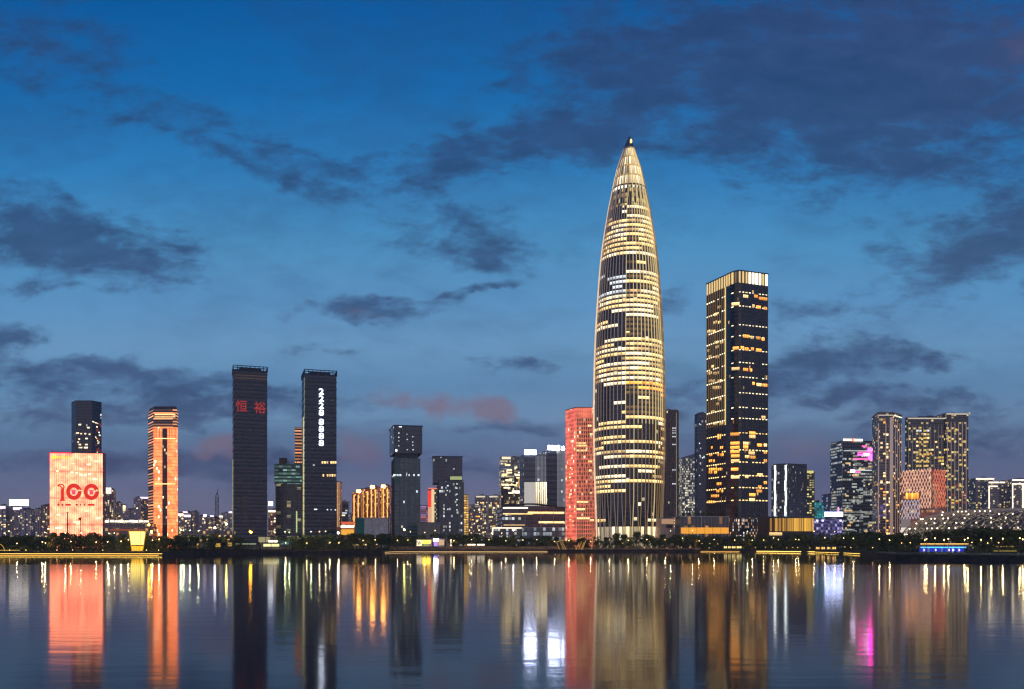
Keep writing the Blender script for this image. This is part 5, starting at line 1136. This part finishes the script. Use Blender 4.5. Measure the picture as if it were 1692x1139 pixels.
# ------------------------------------------------------------------ trees
def leaf_mat(name, col, hue=.12):
    m = pm(name, col, .7, spec=.2); nt = m.node_tree; b = nt.nodes['Principled BSDF']
    oi = nt.nodes.new('ShaderNodeObjectInfo'); g = nt.nodes.new('ShaderNodeNewGeometry')
    mx = nt.nodes.new('ShaderNodeMix'); mx.data_type = 'RGBA'; nt.links.new(oi.outputs['Random'], mx.inputs[0])
    mx.inputs[6].default_value = (col[0] * .7, col[1] * .75, col[2] * .7, 1); mx.inputs[7].default_value = (col[0] * 1.5, col[1] * 1.15, col[2] * .9, 1)
    v = nt.nodes.new('ShaderNodeVectorMath'); v.operation = 'SCALE'; nt.links.new(mx.outputs[2], v.inputs[0])
    r = nt.nodes.new('ShaderNodeMapRange'); nt.links.new(g.outputs['Random Per Island'], r.inputs[0]); r.inputs[3].default_value = .5; r.inputs[4].default_value = 1.5
    nt.links.new(r.outputs[0], v.inputs['Scale']); nt.links.new(v.outputs[0], b.inputs['Base Color'])
    return m
m_leaf = leaf_mat('leaves', (.075, .10, .034)); m_bark = weathered('bark', (.10, .075, .05), .3, 1)
def tree_parts(seed, wide=1.0, n=620):
    rr = random.Random(seed); t = MB(); t.bar((0, 0, -.3), (.1, 0, 2.6), .26, 7, 0, .2)
    lobes = []
    for k in range(rr.randint(6, 9)):
        a = rr.uniform(0, 6.28); q = rr.uniform(.6, 2.5) * wide; z = rr.uniform(3.0, 8.2); r = rr.uniform(1.3, 2.3) * (1.15 if z < 6 else .85)
        lobes.append((q * math.cos(a), q * math.sin(a), z, r * (.7 + .3 * wide))); 
        if k < 5: t.bar((.1, 0, 2.3), (q * math.cos(a) * .7, q * math.sin(a) * .7, z), .15, 5, 0, .05)
    c = MB()
    for k in range(n):
        x, y, z, r = rr.choice(lobes); v = Vector((rr.gauss(0, 1), rr.gauss(0, 1), rr.gauss(0, 1))).normalized() * r * rr.uniform(.45, 1.08) ** .6
        p = Vector((x, y, z)) + Vector((v.x, v.y, v.z * .8)); p.z = max(1.9, p.z)
        a = Vector((rr.gauss(0, 1), rr.gauss(0, 1), rr.gauss(0, 1))).normalized(); e = a.orthogonal().normalized(); s = rr.uniform(.28, .52); f = a.cross(e)
        c.face([p - e * s, p + f * s * .7 + a * .1, p + e * s, p - f * s * .7 + a * .1])
    return t.mesh('trunk', m_bark), c.mesh('crown', m_leaf)
TREES = [tree_parts(i + 1, w) for i, w in enumerate((1.0, 1.25, .8, 1.1, 1.4, .9, 1.2))]
def plant_tree(proto, x, y, s, sw, rz, label, group, z=GZ, cat='tree', name='shore_tree'):
    c = copy_tree(proto); c.location = (x, y, z); c.scale = (sw, sw, s); c.rotation_euler = (0, 0, rz)
    c['label'] = label; c['group'] = group; c['category'] = cat; return c
PROTO = []
for tm, cm in TREES:
    r_ = bpy.data.objects.new('shore_tree', None); COL.objects.link(r_)
    for nm, me in (('trunk', tm), ('crown', cm)):
        o = bpy.data.objects.new(nm, me); COL.objects.link(o); o.parent = r_
    PROTO.append(r_)
TOPS = [(-300, 880), (0, 881), (30, 878), (60, 881), (90, 877), (130, 880), (150, 876), (200, 880), (245, 881), (300, 879), (330, 881), (360, 878), (400, 885), (425, 887), (480, 882), (560, 880), (600, 877), (700, 881), (760, 880), (850, 882), (930, 884), (1000, 884),
        (1045, 876), (1075, 878), (1110, 877), (1160, 882), (1230, 880), (1280, 882), (1330, 877), (1400, 876), (1440, 872), (1500, 877), (1560, 873), (1610, 866), (1640, 868), (1692, 868), (2100, 866)]
def top(px):
    for (a, ya), (b, yb) in zip(TOPS, TOPS[1:]):
        if a <= px <= b: return ya + (yb - ya) * (px - a) / (b - a)
    return 872
ZONES = [(-300, 80, 'before the grey apartment slabs at the far left'), (80, 175, 'before the peach lit office block'), (175, 243, 'around the yellow lantern pavilion'), (243, 300, 'at the foot of the orange lit tower'), (300, 383, 'before the distant white roofed slabs'),
         (383, 445, 'before the tower with red characters'), (445, 500, 'before the unfinished tower'), (500, 560, 'before the phone number tower'), (560, 645, 'before the hoarding block'), (645, 700, 'before the slim notched tower'), (700, 775, 'behind the bright kiosks'), (775, 865, 'before the pale twin slabs'),
         (865, 935, 'before the shopping mall'), (935, 985, 'before the red lattice tower'), (985, 1100, 'at the foot of the bullet tower'), (1100, 1205, 'before the orange glowing podium'), (1205, 1270, 'before the square tower'), (1270, 1345, 'before the golden fin podium'), (1345, 1440, 'before the magenta banded office'), (1440, 1500, 'before the tall pilastered flats'), (1500, 1600, 'behind the blue lit footbridge'), (1600, 2400, 'before the stadium dome')]
rt = random.Random(21)
for row, (off, step, lab) in enumerate(((22, 12.5, 'dark leafy tree in the front row '), (62, 14.5, 'dark leafy tree in the back row '))):
    px = -150 + row * 6
    while px < 1850:
        z_ = next((w for a, q, w in ZONES if a <= px < q), ZONES[-1][2])
        gap = row == 0 and (396 < px < 484 or 686 < px < 750 or 214 < px < 240 or 1515 < px < 1610 or rt.random() < .1) or (row == 1 and (405 < px < 440))
        if not gap:
            far_right = 120 if px > 1440 else (40 if px > 1380 else 0)
            y = shore(px) + off + far_right + rt.uniform(-7, 9); t = top(px) + (rt.uniform(-2, 4) if row else rt.uniform(1, 10)); h = Z(t, y) - GZ
            plant_tree(PROTO[rt.randrange(len(PROTO))], X(px, y), y, h / 10, max(.85, min(1.35, h / 10)) * rt.uniform(1.05, 1.4), rt.uniform(0, 6.28), lab + z_, 'trees ' + z_)
        px += step * rt.uniform(.75, 1.3)
# small planted trees on the podium roof
root, pl, Y0 = ALL['glasspod']
for k in range(9):
    px = 1130 + k * 8 if k < 6 else 1170 + (k - 6) * 11; y = 812
    plant_tree(PROTO[k % 7], X(px, y), y, .48, .5, k, 'small tree planted on the roof of the orange glowing podium', 'trees on the podium roof', Z(854, Y0), name='roof_tree')
for p in PROTO:                                             # the first of each kind stands in the belt too
    px = 1700 + 22 * PROTO.index(p); y = shore(px) + 190; p.location = (X(px, y), y, GZ); p.scale = (1.1, 1.1, 1.25)
    tag(p, 'dark leafy tree in the back row before the stadium dome', 'tree', 'trees before the stadium dome')
# shrubs and hedges that fill the belt under the trees
b = MB(); rr = random.Random(77); px = -160.0
while px < 1860:
    if not (686 < px < 749 or 425 < px < 470 or 1516 < px < 1608):
        dy = rr.uniform(17.5, 60) + (118 if px > 1440 else (40 if px > 1380 else 0)); y = shore(px) + dy; h = rr.uniform(.8, 3.2) + (1.5 if rr.random() < .2 else 0)
        for k in range(9):
            p = Vector((X(px, y) + rr.gauss(0, 1.6), y + rr.gauss(0, 1.2), GZ + rr.uniform(.1, h))); a = Vector((rr.gauss(0, 1), rr.gauss(0, 1), rr.gauss(0, 1))).normalized(); e = a.orthogonal().normalized(); q = rr.uniform(.4, .75); f = a.cross(e)
            b.face([p - e * q, p + f * q * .7 + a * .15, p + e * q, p - f * q * .7 + a * .15])
    px += .55
tag(b.build('undergrowth', m_leaf), 'dark shrubs and hedges filling the belt under the shore trees', 'shrubs', kind='stuff')
# palm in front of the peach block
root = thing('palm_tree', 'tall palm silhouetted against the peach lit office block', 'palm tree', (X(132.5, 610), 610, GZ))
b = MB(); h = Z(856, 610) - GZ; b.bar((0, 0, -.2), (.3, 0, h * .5), .34, 7, 0, .26); b.bar((.3, 0, h * .5), (.2, 0, h), .26, 7, 0, .2); b.build('trunk', m_bark, root)
b = MB(); rr = random.Random(4)
for k in range(18):
    a = k * 2.4; L_ = rr.uniform(2.4, 3.4); up = rr.uniform(-.2, 1.1); pr = Vector((.2, 0, h))
    for j in range(5):
        t = (j + 1) / 5; q = Vector((.2 + math.cos(a) * L_ * t, math.sin(a) * L_ * t, h + up * L_ * t * .9 - 2.2 * t * t)); s = Vector((-math.sin(a), math.cos(a), 0)) * .42 * (1 - t * .7)
        b.face([pr - s, pr + s, q + s, q - s]); pr = q
b.build('crown', m_leaf, root)

# ------------------------------------------------------------------ lamps
LIGHTW = {'warm': (700, (1, .72, .30)), 'tall': (900, (1, .80, .42)), 'greenish': (1500, (.80, 1, .45))}      # watts and colour of the lamps that light the trees
def lamp_kind(key, h, r, col, es, post=.09):
    me = emi('lamp_' + key, col, es); b = MB(); b.lathe([(post, -.2), (post * .8, h)], 8); b.lathe([(post * 2.4, -.2), (post * 2.2, .35), (post, .45)], 8)
    p = b.mesh('post', m_dark); b = MB(); b.lathe([(.01, -r), (r * .7, -r * .7), (r, 0), (r * .7, r * .7), (.01, r)], 10); g = b.mesh('globe', me)
    o = bpy.data.objects.new('street_lamp', None); COL.objects.link(o)
    for nm, m, z in (('post', p, 0), ('globe', g, h)):
        c = bpy.data.objects.new(nm, m); COL.objects.link(c); c.parent = o; c.location = (0, 0, z)
    if key in LIGHTW:
        l = bpy.data.lights.new('lamp_light', 'POINT'); l.energy, l.color = LIGHTW[key]; l.shadow_soft_size = r * 1.1
        c = bpy.data.objects.new('lamp_light', l); COL.objects.link(c); c.parent = o; c.location = (0, 0, h - r * 2.6)
    return [o, h, False]
LK = {'w': lamp_kind('warm', 5.0, .20, '#ffcc74', 16), 'o': lamp_kind('orange', 12, .55, '#ffa528', 85, .14), 'W': lamp_kind('white', 12, .55, '#f4f2ff', 80, .14), 'y': lamp_kind('yellow', 12, .60, '#fff07a', 90, .14), 'g': lamp_kind('greenish', 9, .22, '#e4f0b0', 16, .1),
      'b': lamp_kind('bollard', 1.1, .15, '#ffc868', 9, .08), 't': lamp_kind('tall', 9, .22, '#ffd488', 16, .11)}
KW = {'w': 'warm globe lamp on a slim post ', 'o': 'tall orange floodlight ', 'W': 'tall white floodlight ', 'y': 'big yellow floodlight ', 'g': 'tall greenish white lamp ', 'b': 'low garden light ', 't': 'tall warm street lamp '}
LAMPS = [('w', (28, 70, 75, 117, 159, 178), 897), ('b', (16, 43, 94, 120, 145, 170, 195, 242, 262, 282), 911), ('t', (74, 108, 134, 180, 189, 251), 881), ('o', (246,), 868), ('o', (250,), 879), ('w', (252, 263, 200, 212), 893), ('g', (328, 299, 303, 314), 877), ('W', (355,), 872), ('y', (374,), 867), ('o', (415, 413), 879),
         ('g', (471, 478, 514), 879), ('t', (528, 538), 879), ('W', (559,), 880), ('w', (560, 472, 507, 545), 896), ('y', (668,), 875), ('t', (678, 702), 880), ('t', (719, 776), 877), ('w', (600, 620, 657, 674, 750, 779, 808, 836, 864, 887, 916, 940, 976, 1007), 893), ('W', (848,), 876), ('t', (829, 812), 881),
         ('w', (1038, 1069, 1099, 1128, 1155, 1180), 892), ('g', (1108, 1235), 878), ('t', (1144,), 878), ('w', (1214, 1243, 1262, 1278, 1286, 1315, 1320, 1363, 1394, 1410, 1453, 1470), 891), ('t', (1345, 1379), 879), ('b', (1029, 1059, 1066, 1090, 1115, 1123, 1148, 1160, 1173, 1186), 899), ('b', (1065, 1076, 1085, 1102, 1126, 1140, 1172, 1180, 1190, 1250, 1248, 1275, 1290, 1310, 1318, 1406, 1432, 1442, 1265, 1300, 1330, 1338, 1357, 1396), 905),
         ('w', (1531, 1545, 1560, 1594, 1599, 1528, 1638, 1657, 1685, 1621, 1567, 1690), 891), ('b', (1490, 1504, 1606, 1632, 1650), 897)]
rl = random.Random(17)
for k, pxs_, py in LAMPS:
    proto = LK[k]
    for px in pxs_:
        y = shore(px) + (11 if k in 'wb' else 52) + (58 if px > 1440 else 0) + rl.uniform(-2, 2)
        if k == 'b' and py > 902: y = shore(px) + 10.2
        if k in 'b' and rl.random() < .35 and proto[2]: continue
        o = proto[0] if not proto[2] else copy_tree(proto[0]); proto[2] = True
        z = Z(py + (rl.uniform(-2.4, 2.0) if k == 'w' else rl.uniform(-1, 1)), y); sc = max(.5, (z - GZ) / proto[1])
        o.location = (X(px, y), y, GZ); o.scale = (1, 1, 1)
        for c in o.children:
            if c.name.startswith('lamp_light'): c.location = (0, 0, max(.6, z - GZ - .6))
            elif c.name.startswith('globe'): c.location = (0, 0, z - GZ if z - GZ > .5 else .7)
            else: c.scale = (1, 1, max(.1, (z - GZ) / proto[1]))
        z_ = next((w for a, q, w in ZONES if a <= px < q), ZONES[-1][2])
        tag(o, KW[k] + z_, 'street lamp' if k != 'b' else 'garden light', {'w': 'globe lamps ', 'o': 'orange floodlights ', 'W': 'white floodlights ', 'y': 'yellow floodlights ', 'g': 'greenish lamps ', 'b': 'garden lights ', 't': 'tall lamps '}[k] + z_)
        if k == 'b': o.name = 'garden_light'

# ------------------------------------------------------------------ shore pavilions
def pavilion(name, label, px0, px1, py0, py1, off, depth, fill, cat='pavilion', roofm=m_roof, base=GZ):
    """roof on posts, with the given lit fronts between them"""
    y = shore((px0 + px1) / 2) + off; x0, x1 = X(px0, y), X(px1, y); zt = Z(py0, y); root = thing(name, label, cat, ((x0 + x1) / 2, y, 0)); w = x1 - x0
    b = MB(); b.box((0, depth / 2 - .4, zt), (w + 1.2, depth + 1.6, .5)); b.build('roof', roofm, root)
    n = max(2, int(w / 4)); bb = MB()
    for k in range(n + 1):
        for yy in (0, depth): bb = MB(); bb.box((-w / 2 + w * k / n, yy, (base + zt - .26) / 2), (.25, .25, zt - .26 - base)); bb.build('post', m_dark, root)
    bb = MB(); bb.box((0, depth - .2, (base + zt) / 2), (w - .4, .2, zt - base - .6)); bb.build('back_wall', m_conc, root)
    for a, q, y0, y1, m, nm in fill:
        panel(root, (-w / 2, .4), (w / 2, .4), (X((a + q) / 2, y) - x0), (Z(y0, y) + Z(y1, y)) / 2, X(q, y) - X(a, y), Z(y0, y) - Z(y1, y), m, nm, .1, .2)
    return root
k_w, k_y, k_v, k_c = emi('kiosk_white', '#eceaff', 18), emi('kiosk_yellow', '#ffcc30', 8), emi('kiosk_violet', '#6a48e0', 5), emi('kiosk_cream', '#ffe6b8', 2.2)
pavilion('kiosk', 'bright kiosk with cream and yellow lit fronts left of the white lit one', 687, 714, 890.5, 902.5, 20, 6, [(688, 697, 892.5, 902, k_c, 'lit_front'), (698, 711, 893, 898, k_y, 'lit_front'), (700, 708, 898.5, 902, emi('kiosk_green', '#b8d890', .7), 'lit_front')], 'kiosk')
pavilion('kiosk', 'kiosk with glaring white sign and violet front right of the yellow lit one', 714.5, 735, 889.5, 903, 20, 6, [(716, 725, 890, 894.5, k_w, 'sign'), (717, 722, 895, 902, k_v, 'lit_front'), (723, 734, 892, 901, emi('kiosk_peach', '#e8b890', .9), 'lit_front')], 'kiosk')
pavilion('kiosk', 'small open kiosk with one bright cream post at its right end', 735.5, 748, 891, 903, 20, 6, [(744, 746.5, 891.5, 902.5, k_c, 'lit_post')], 'kiosk')
pavilion('shelter', 'long pale lit shelter before the tower with red characters', 434, 462, 897, 903.5, 20, 6, [(435, 461, 899, 903.3, emi('shelter_front', '#f2e6a0', 1.4), 'lit_front')], 'shelter')
pavilion('shelter', 'pale lit hall behind the long shelter before the tower with red characters', 425, 452, 886, 899, 44, 8, [(427, 446, 887.5, 897, emi('pale_hall_front', '#d8c89a', .5), 'lit_front'), (443, 458, 893, 897, m_cream_led, 'lit_front')], 'shelter')
pavilion('shelter', 'turquoise roofed shelter before the unfinished tower', 462, 478, 894.5, 901, 22, 6, [(463, 477, 896.5, 900, emi('turquoise_front', '#5a9aa0', .6), 'lit_front')], 'shelter', weathered('turquoise_roof', (.12, .30, .32)))
pavilion('shelter', 'greenish lit fence shelter left of the long pale shelter', 386, 424, 896.5, 904, 20, 5, [(388, 423, 898, 900, emi('greenish_strip', '#a8b890', .7), 'light_band')], 'shelter')
pavilion('shelter', 'amber lit plant shelter before the distant white roofed slabs', 354, 384, 896, 905, 20, 6, [(356, 364, 898, 904, emi('amber_shelter_front', '#c8a040', .9), 'lit_front'), (376, 383, 896.8, 903, emi('amber_shelter_front', '#c8a040', .9), 'lit_front')], 'shelter')
for i, px in enumerate((1351.5, 1360.5, 1370, 1378.5)):
    w = ('leftmost of four little amber lit stalls on the golden shore', 'second from left of four little amber lit stalls on the golden shore', 'third from left of four little amber lit stalls on the golden shore', 'rightmost of four little amber lit stalls on the golden shore')[i]
    pavilion('stall', w, px - 3.4, px + 3.4, 903.4, 909, 10, 3, [(px - 3, px + 3, 904.2, 907.6, emi('stall_amber', '#ffc868', 1.6), 'lit_front')], 'stall')
for i, (a, q) in enumerate(((1196, 1202), (1203, 1208), (1209, 1216), (1217, 1226))):
    w = ('leftmost of four yellow lit stalls before the square tower', 'second from left of four yellow lit stalls before the square tower', 'third from left of four yellow lit stalls before the square tower', 'rightmost and widest of four yellow lit stalls before the square tower')[i]
    pavilion('stall', w, a, q, 902.2, 908, 11, 3, [(a + .6, q - .6, 903, 906, emi('stall_yellow', '#ffe088', 1.6), 'lit_front')], 'stall')
for i, (a, q) in enumerate(((582, 596), (600, 606), (612, 624), (772, 786), (788, 801))):
    w = ('low amber lit wall panel left of the dark shore point', 'short amber lit wall panel before the hoarding block', 'amber lit wall panel right before the long pale strip starts', 'left white lit wall panel right of the kiosks', 'right white lit wall panel right of the kiosks')[i]
    pavilion('stall', w, a, q, 898.6, 902.5, 24, 3, [(a + .5, q - .5, 899.2, 901.4, m_win_warm if i < 3 else m_cream_led, 'lit_front')], 'stall')
# inverted trapezoid lantern
y = shore(227) + 16; root = thing('lantern_pavilion', 'glowing yellow lantern pavilion flaring towards its flat top', 'pavilion', (X(227, y), y, GZ))
h = Z(877, y) - GZ; wb_, wt = (X(233.5, y) - X(221, y)) / 2, (X(237.5, y) - X(217.5, y)) / 2
def frus(b, w0, w1, z0, z1):
    P = [(-w0, -w0, z0), (w0, -w0, z0), (w0, w0, z0), (-w0, w0, z0)]; Q = [(-w1, -w1, z1), (w1, -w1, z1), (w1, w1, z1), (-w1, w1, z1)]
    for i in range(4): j = (i + 1) % 4; b.face([P[i], P[j], Q[j], Q[i]])
    b.face(Q); b.face(P[::-1])
wz = lambda t: wb_ + (wt - wb_) * t
b = MB(); frus(b, wz(.02) * .93, wz(.26) * .93, .3, h * .26); b.build('lower_screen', emi('lantern_yellow', '#ffbe28', 1.5), root)
b = MB(); frus(b, wz(.32) * .93, wz(.95) * .93, h * .32, h * .95); b.build('upper_screen', emi('lantern_cream', '#ffe070', 2.6), root)
b = MB()
for t in (0, .29, .98): w = wz(t); frus(b, w, w, h * t, h * t + .35)
b.build('floor_frames', weathered('lantern_bronze', (.4, .3, .1)), root)
for sx in (-1, 1):
    for sy in (-1, 1): b = MB(); b.bar((sx * wb_, sy * wb_, 0), (sx * wt, sy * wt, h), .2); b.build('corner_post', emi('lantern_post', '#e8b030', .8), root)
for sx in (-.6, -.2, .2, .6): b = MB(); b.bar((sx * wb_, -wb_, 0), (sx * wt, -wt, h), .08); b.build('mullion', MATS['lantern_bronze'], root)

# slanted golden pergola at the water, mid shore
y = shore(942) + 6; root = thing('pergola', 'pergola of slanted golden lit poles at the water below the red lattice tower', 'pergola', (X(942, y), y, 0)); mg_ = emi('pergola_pole_led', '#d8a850', .9)
for a, ya, q, yb in ((920, 897, 925, 909), (926, 896, 932, 909), (929, 895, 936, 910), (957, 897, 951, 909), (961, 895, 956, 909), (968, 893, 962, 909), (965, 896, 960, 909), (950, 901, 953, 908)):
    b = MB(); b.bar((X(a, y) - X(942, y), 0, Z(ya, y)), (X(q, y) - X(942, y), 0, Z(yb, y)), .2); b.build('pole', mg_, root)
for a, ya, q, yb in ((918, 896, 930, 893), (930, 893, 948, 891.5), (948, 891.5, 962, 888), (958, 890, 968, 885), (975, 882, 981, 878)):
    b = MB(); b.bar((X(a, y) - X(942, y), .6, Z(ya, y)), (X(q, y) - X(942, y), .6, Z(yb, y)), .22); b.build('beam', mg_, root)
b = MB(); b.box((0, 4, Z(909.6, y) - .4), (X(966, y) - X(917, y), 9, .6)); b.build('deck', weathered('deck_wood', (.16, .10, .06)), root)
b = MB(); b.bar((X(977, y) - X(942, y), 2, GZ), (X(982, y) - X(942, y), 2, Z(879, y)), .2); b.build('pole', mg_, root)
# slanting light poles along the dark terrace
for i, (a, ya, q, yb) in enumerate(((992, 905, 995, 902), (1003, 906, 1004, 902), (1014, 906, 1013.5, 902), (1064, 906, 1068, 902), (1076, 905, 1078, 902), (1084, 906, 1087, 902), (1122, 906, 1120, 902), (1142, 905, 1141, 901.5))):
    y = shore(a) + 12.5; b = MB(); b.bar((0, 0, Z(yb, y) - Z(ya, y)), (X(q, y) - X(a, y), 0, 0), .16)
    b = MB(); b.bar((0, 0, 0), (X(q, y) - X(a, y), 0, Z(yb, y) - Z(ya, y)), .14); o = b.build('light_pole', emi('pole_led', '#d8c8a0', 1.0)); o.location = (X(a, y), y, max(GZ, Z(ya, y)))
    tag(o, 'short slanting light pole on the dark terrace near the ' + ('bullet tower' if a < 1040 else ('pinkish podium' if a < 1100 else 'orange glowing podium')), 'light pole', 'light poles near the ' + ('bullet tower' if a < 1040 else ('pinkish podium' if a < 1100 else 'orange glowing podium')))
# gold arch cut by the left edge
y = shore(0) + 14; root = thing('arch_lamp', 'golden lit arch cut by the left edge of the picture', 'arch', (X(-3, y), y, GZ)); b = MB(); ga = emi('arch_gold_led', '#d8a83a', 1.0)
for k in range(10): t0, t1 = R(k * 9), R(k * 9 + 9); w, hh_ = X(7.5, y) - X(-3, y), Z(899, y) - GZ; b.bar((w * math.cos(t0), 0, hh_ * math.sin(t0)), (w * math.cos(t1), 0, hh_ * math.sin(t1)), .16); b.bar((-w * math.cos(t0), 0, hh_ * math.sin(t0)), (-w * math.cos(t1), 0, hh_ * math.sin(t1)), .16)
b.build('arch', ga, root); b = MB(); b.box((6, -1, Z(909.5, y) - GZ), (12, .3, .35)); b.build('rail', ga, root)

# footbridge over the inlet on the right spit
yb = 410.0; x0, x1 = X(1521, yb), X(1602, yb); cx = (x0 + x1) / 2; root = thing('footbridge', 'footbridge with warm rail lights and blue lit underside on the dark spit', 'bridge', (cx, yb, 0)); w = x1 - x0; zd = Z(901, yb)
b = MB(); n = 14
for k in range(n):
    xa, xb = -w / 2 + w * k / n, -w / 2 + w * (k + 1) / n; b.box(((xa + xb) / 2, 2, zd - .35), (xb - xa, 4, .5))
b.build('deck', m_conc, root)
b = MB(); b.box((-.5, -.35, zd + .55), (w * .98, .12, .35)); b.build('rail_light', emi('bridge_rail_led', '#f0b860', 2.2), root)
b = MB(); b.box((0, -.15, zd + .25), (w, .1, .1)); b.build('railing', m_dark, root)
b = MB(); b.box((-.6, .3, zd - 1.05), (w * .92, .5, .5)); b.build('blue_light', emi('bridge_blue_led', '#3a9ae8', 3.0), root)
b = MB(); b.box((0, 3.2, (zd - 1.4 + 2.25) / 2), (w * .9, .4, zd - 1.4 - 2.25)); b.build('back_wall', emi('bridge_blue_wash', '#1a34c8', .9), root)
for k, px in enumerate((1528, 1536, 1547, 1558, 1569, 1576, 1586)):
    b = MB(); b.box((X(px, yb) - cx, 1.2, (zd - .6 + 1.9) / 2), (.7, .7, zd - .6 - 1.9)); b.build('pier', pm('pier_concrete', (.5, .48, .5), .7), root)
    if k % 2 == 0 or k > 3: b = MB(); b.lathe([(.01, -.3), (.3, 0), (.01, .3)], 8); o = b.build('pier_lamp', emi(('pier_lamp_violet', 'pier_lamp_white')[k % 2], ('#a878ff', '#dfe8ff')[k % 2], 14), root); o.location = (X(px, yb) - cx, .4, 3.0)
b = MB(); b.face([(x0 + 1, yb - 14, GZ + .02), (x1 - 4, yb - 14, GZ + .02), (x1, yb + 6, GZ + .02), (x0, yb + 6, GZ + .02)])
tag(b.build('water', bpy.data.materials['lake_water']), 'narrow dark inlet under the blue lit footbridge', 'water', kind='structure')

# ------------------------------------------------------------------ evening haze over the lake and city
b = MB(); b.box((0, 2400, 229), (7000, 5000, 462)); hz = b.build('haze', [])
hm = bpy.data.materials.new('haze_air'); hm.use_nodes = True; nt = hm.node_tree; nt.nodes.clear()
pv = nt.nodes.new('ShaderNodeVolumePrincipled'); mo = nt.nodes.new('ShaderNodeOutputMaterial'); nt.links.new(pv.outputs[0], mo.inputs['Volume'])
pv.inputs['Color'].default_value = (.9, .9, .95, 1); pv.inputs['Density'].default_value = .00010; pv.inputs['Anisotropy'].default_value = .5
hz.data.materials.append(hm); tag(hz, 'thin evening haze over the lake and the city', 'haze', kind='stuff')
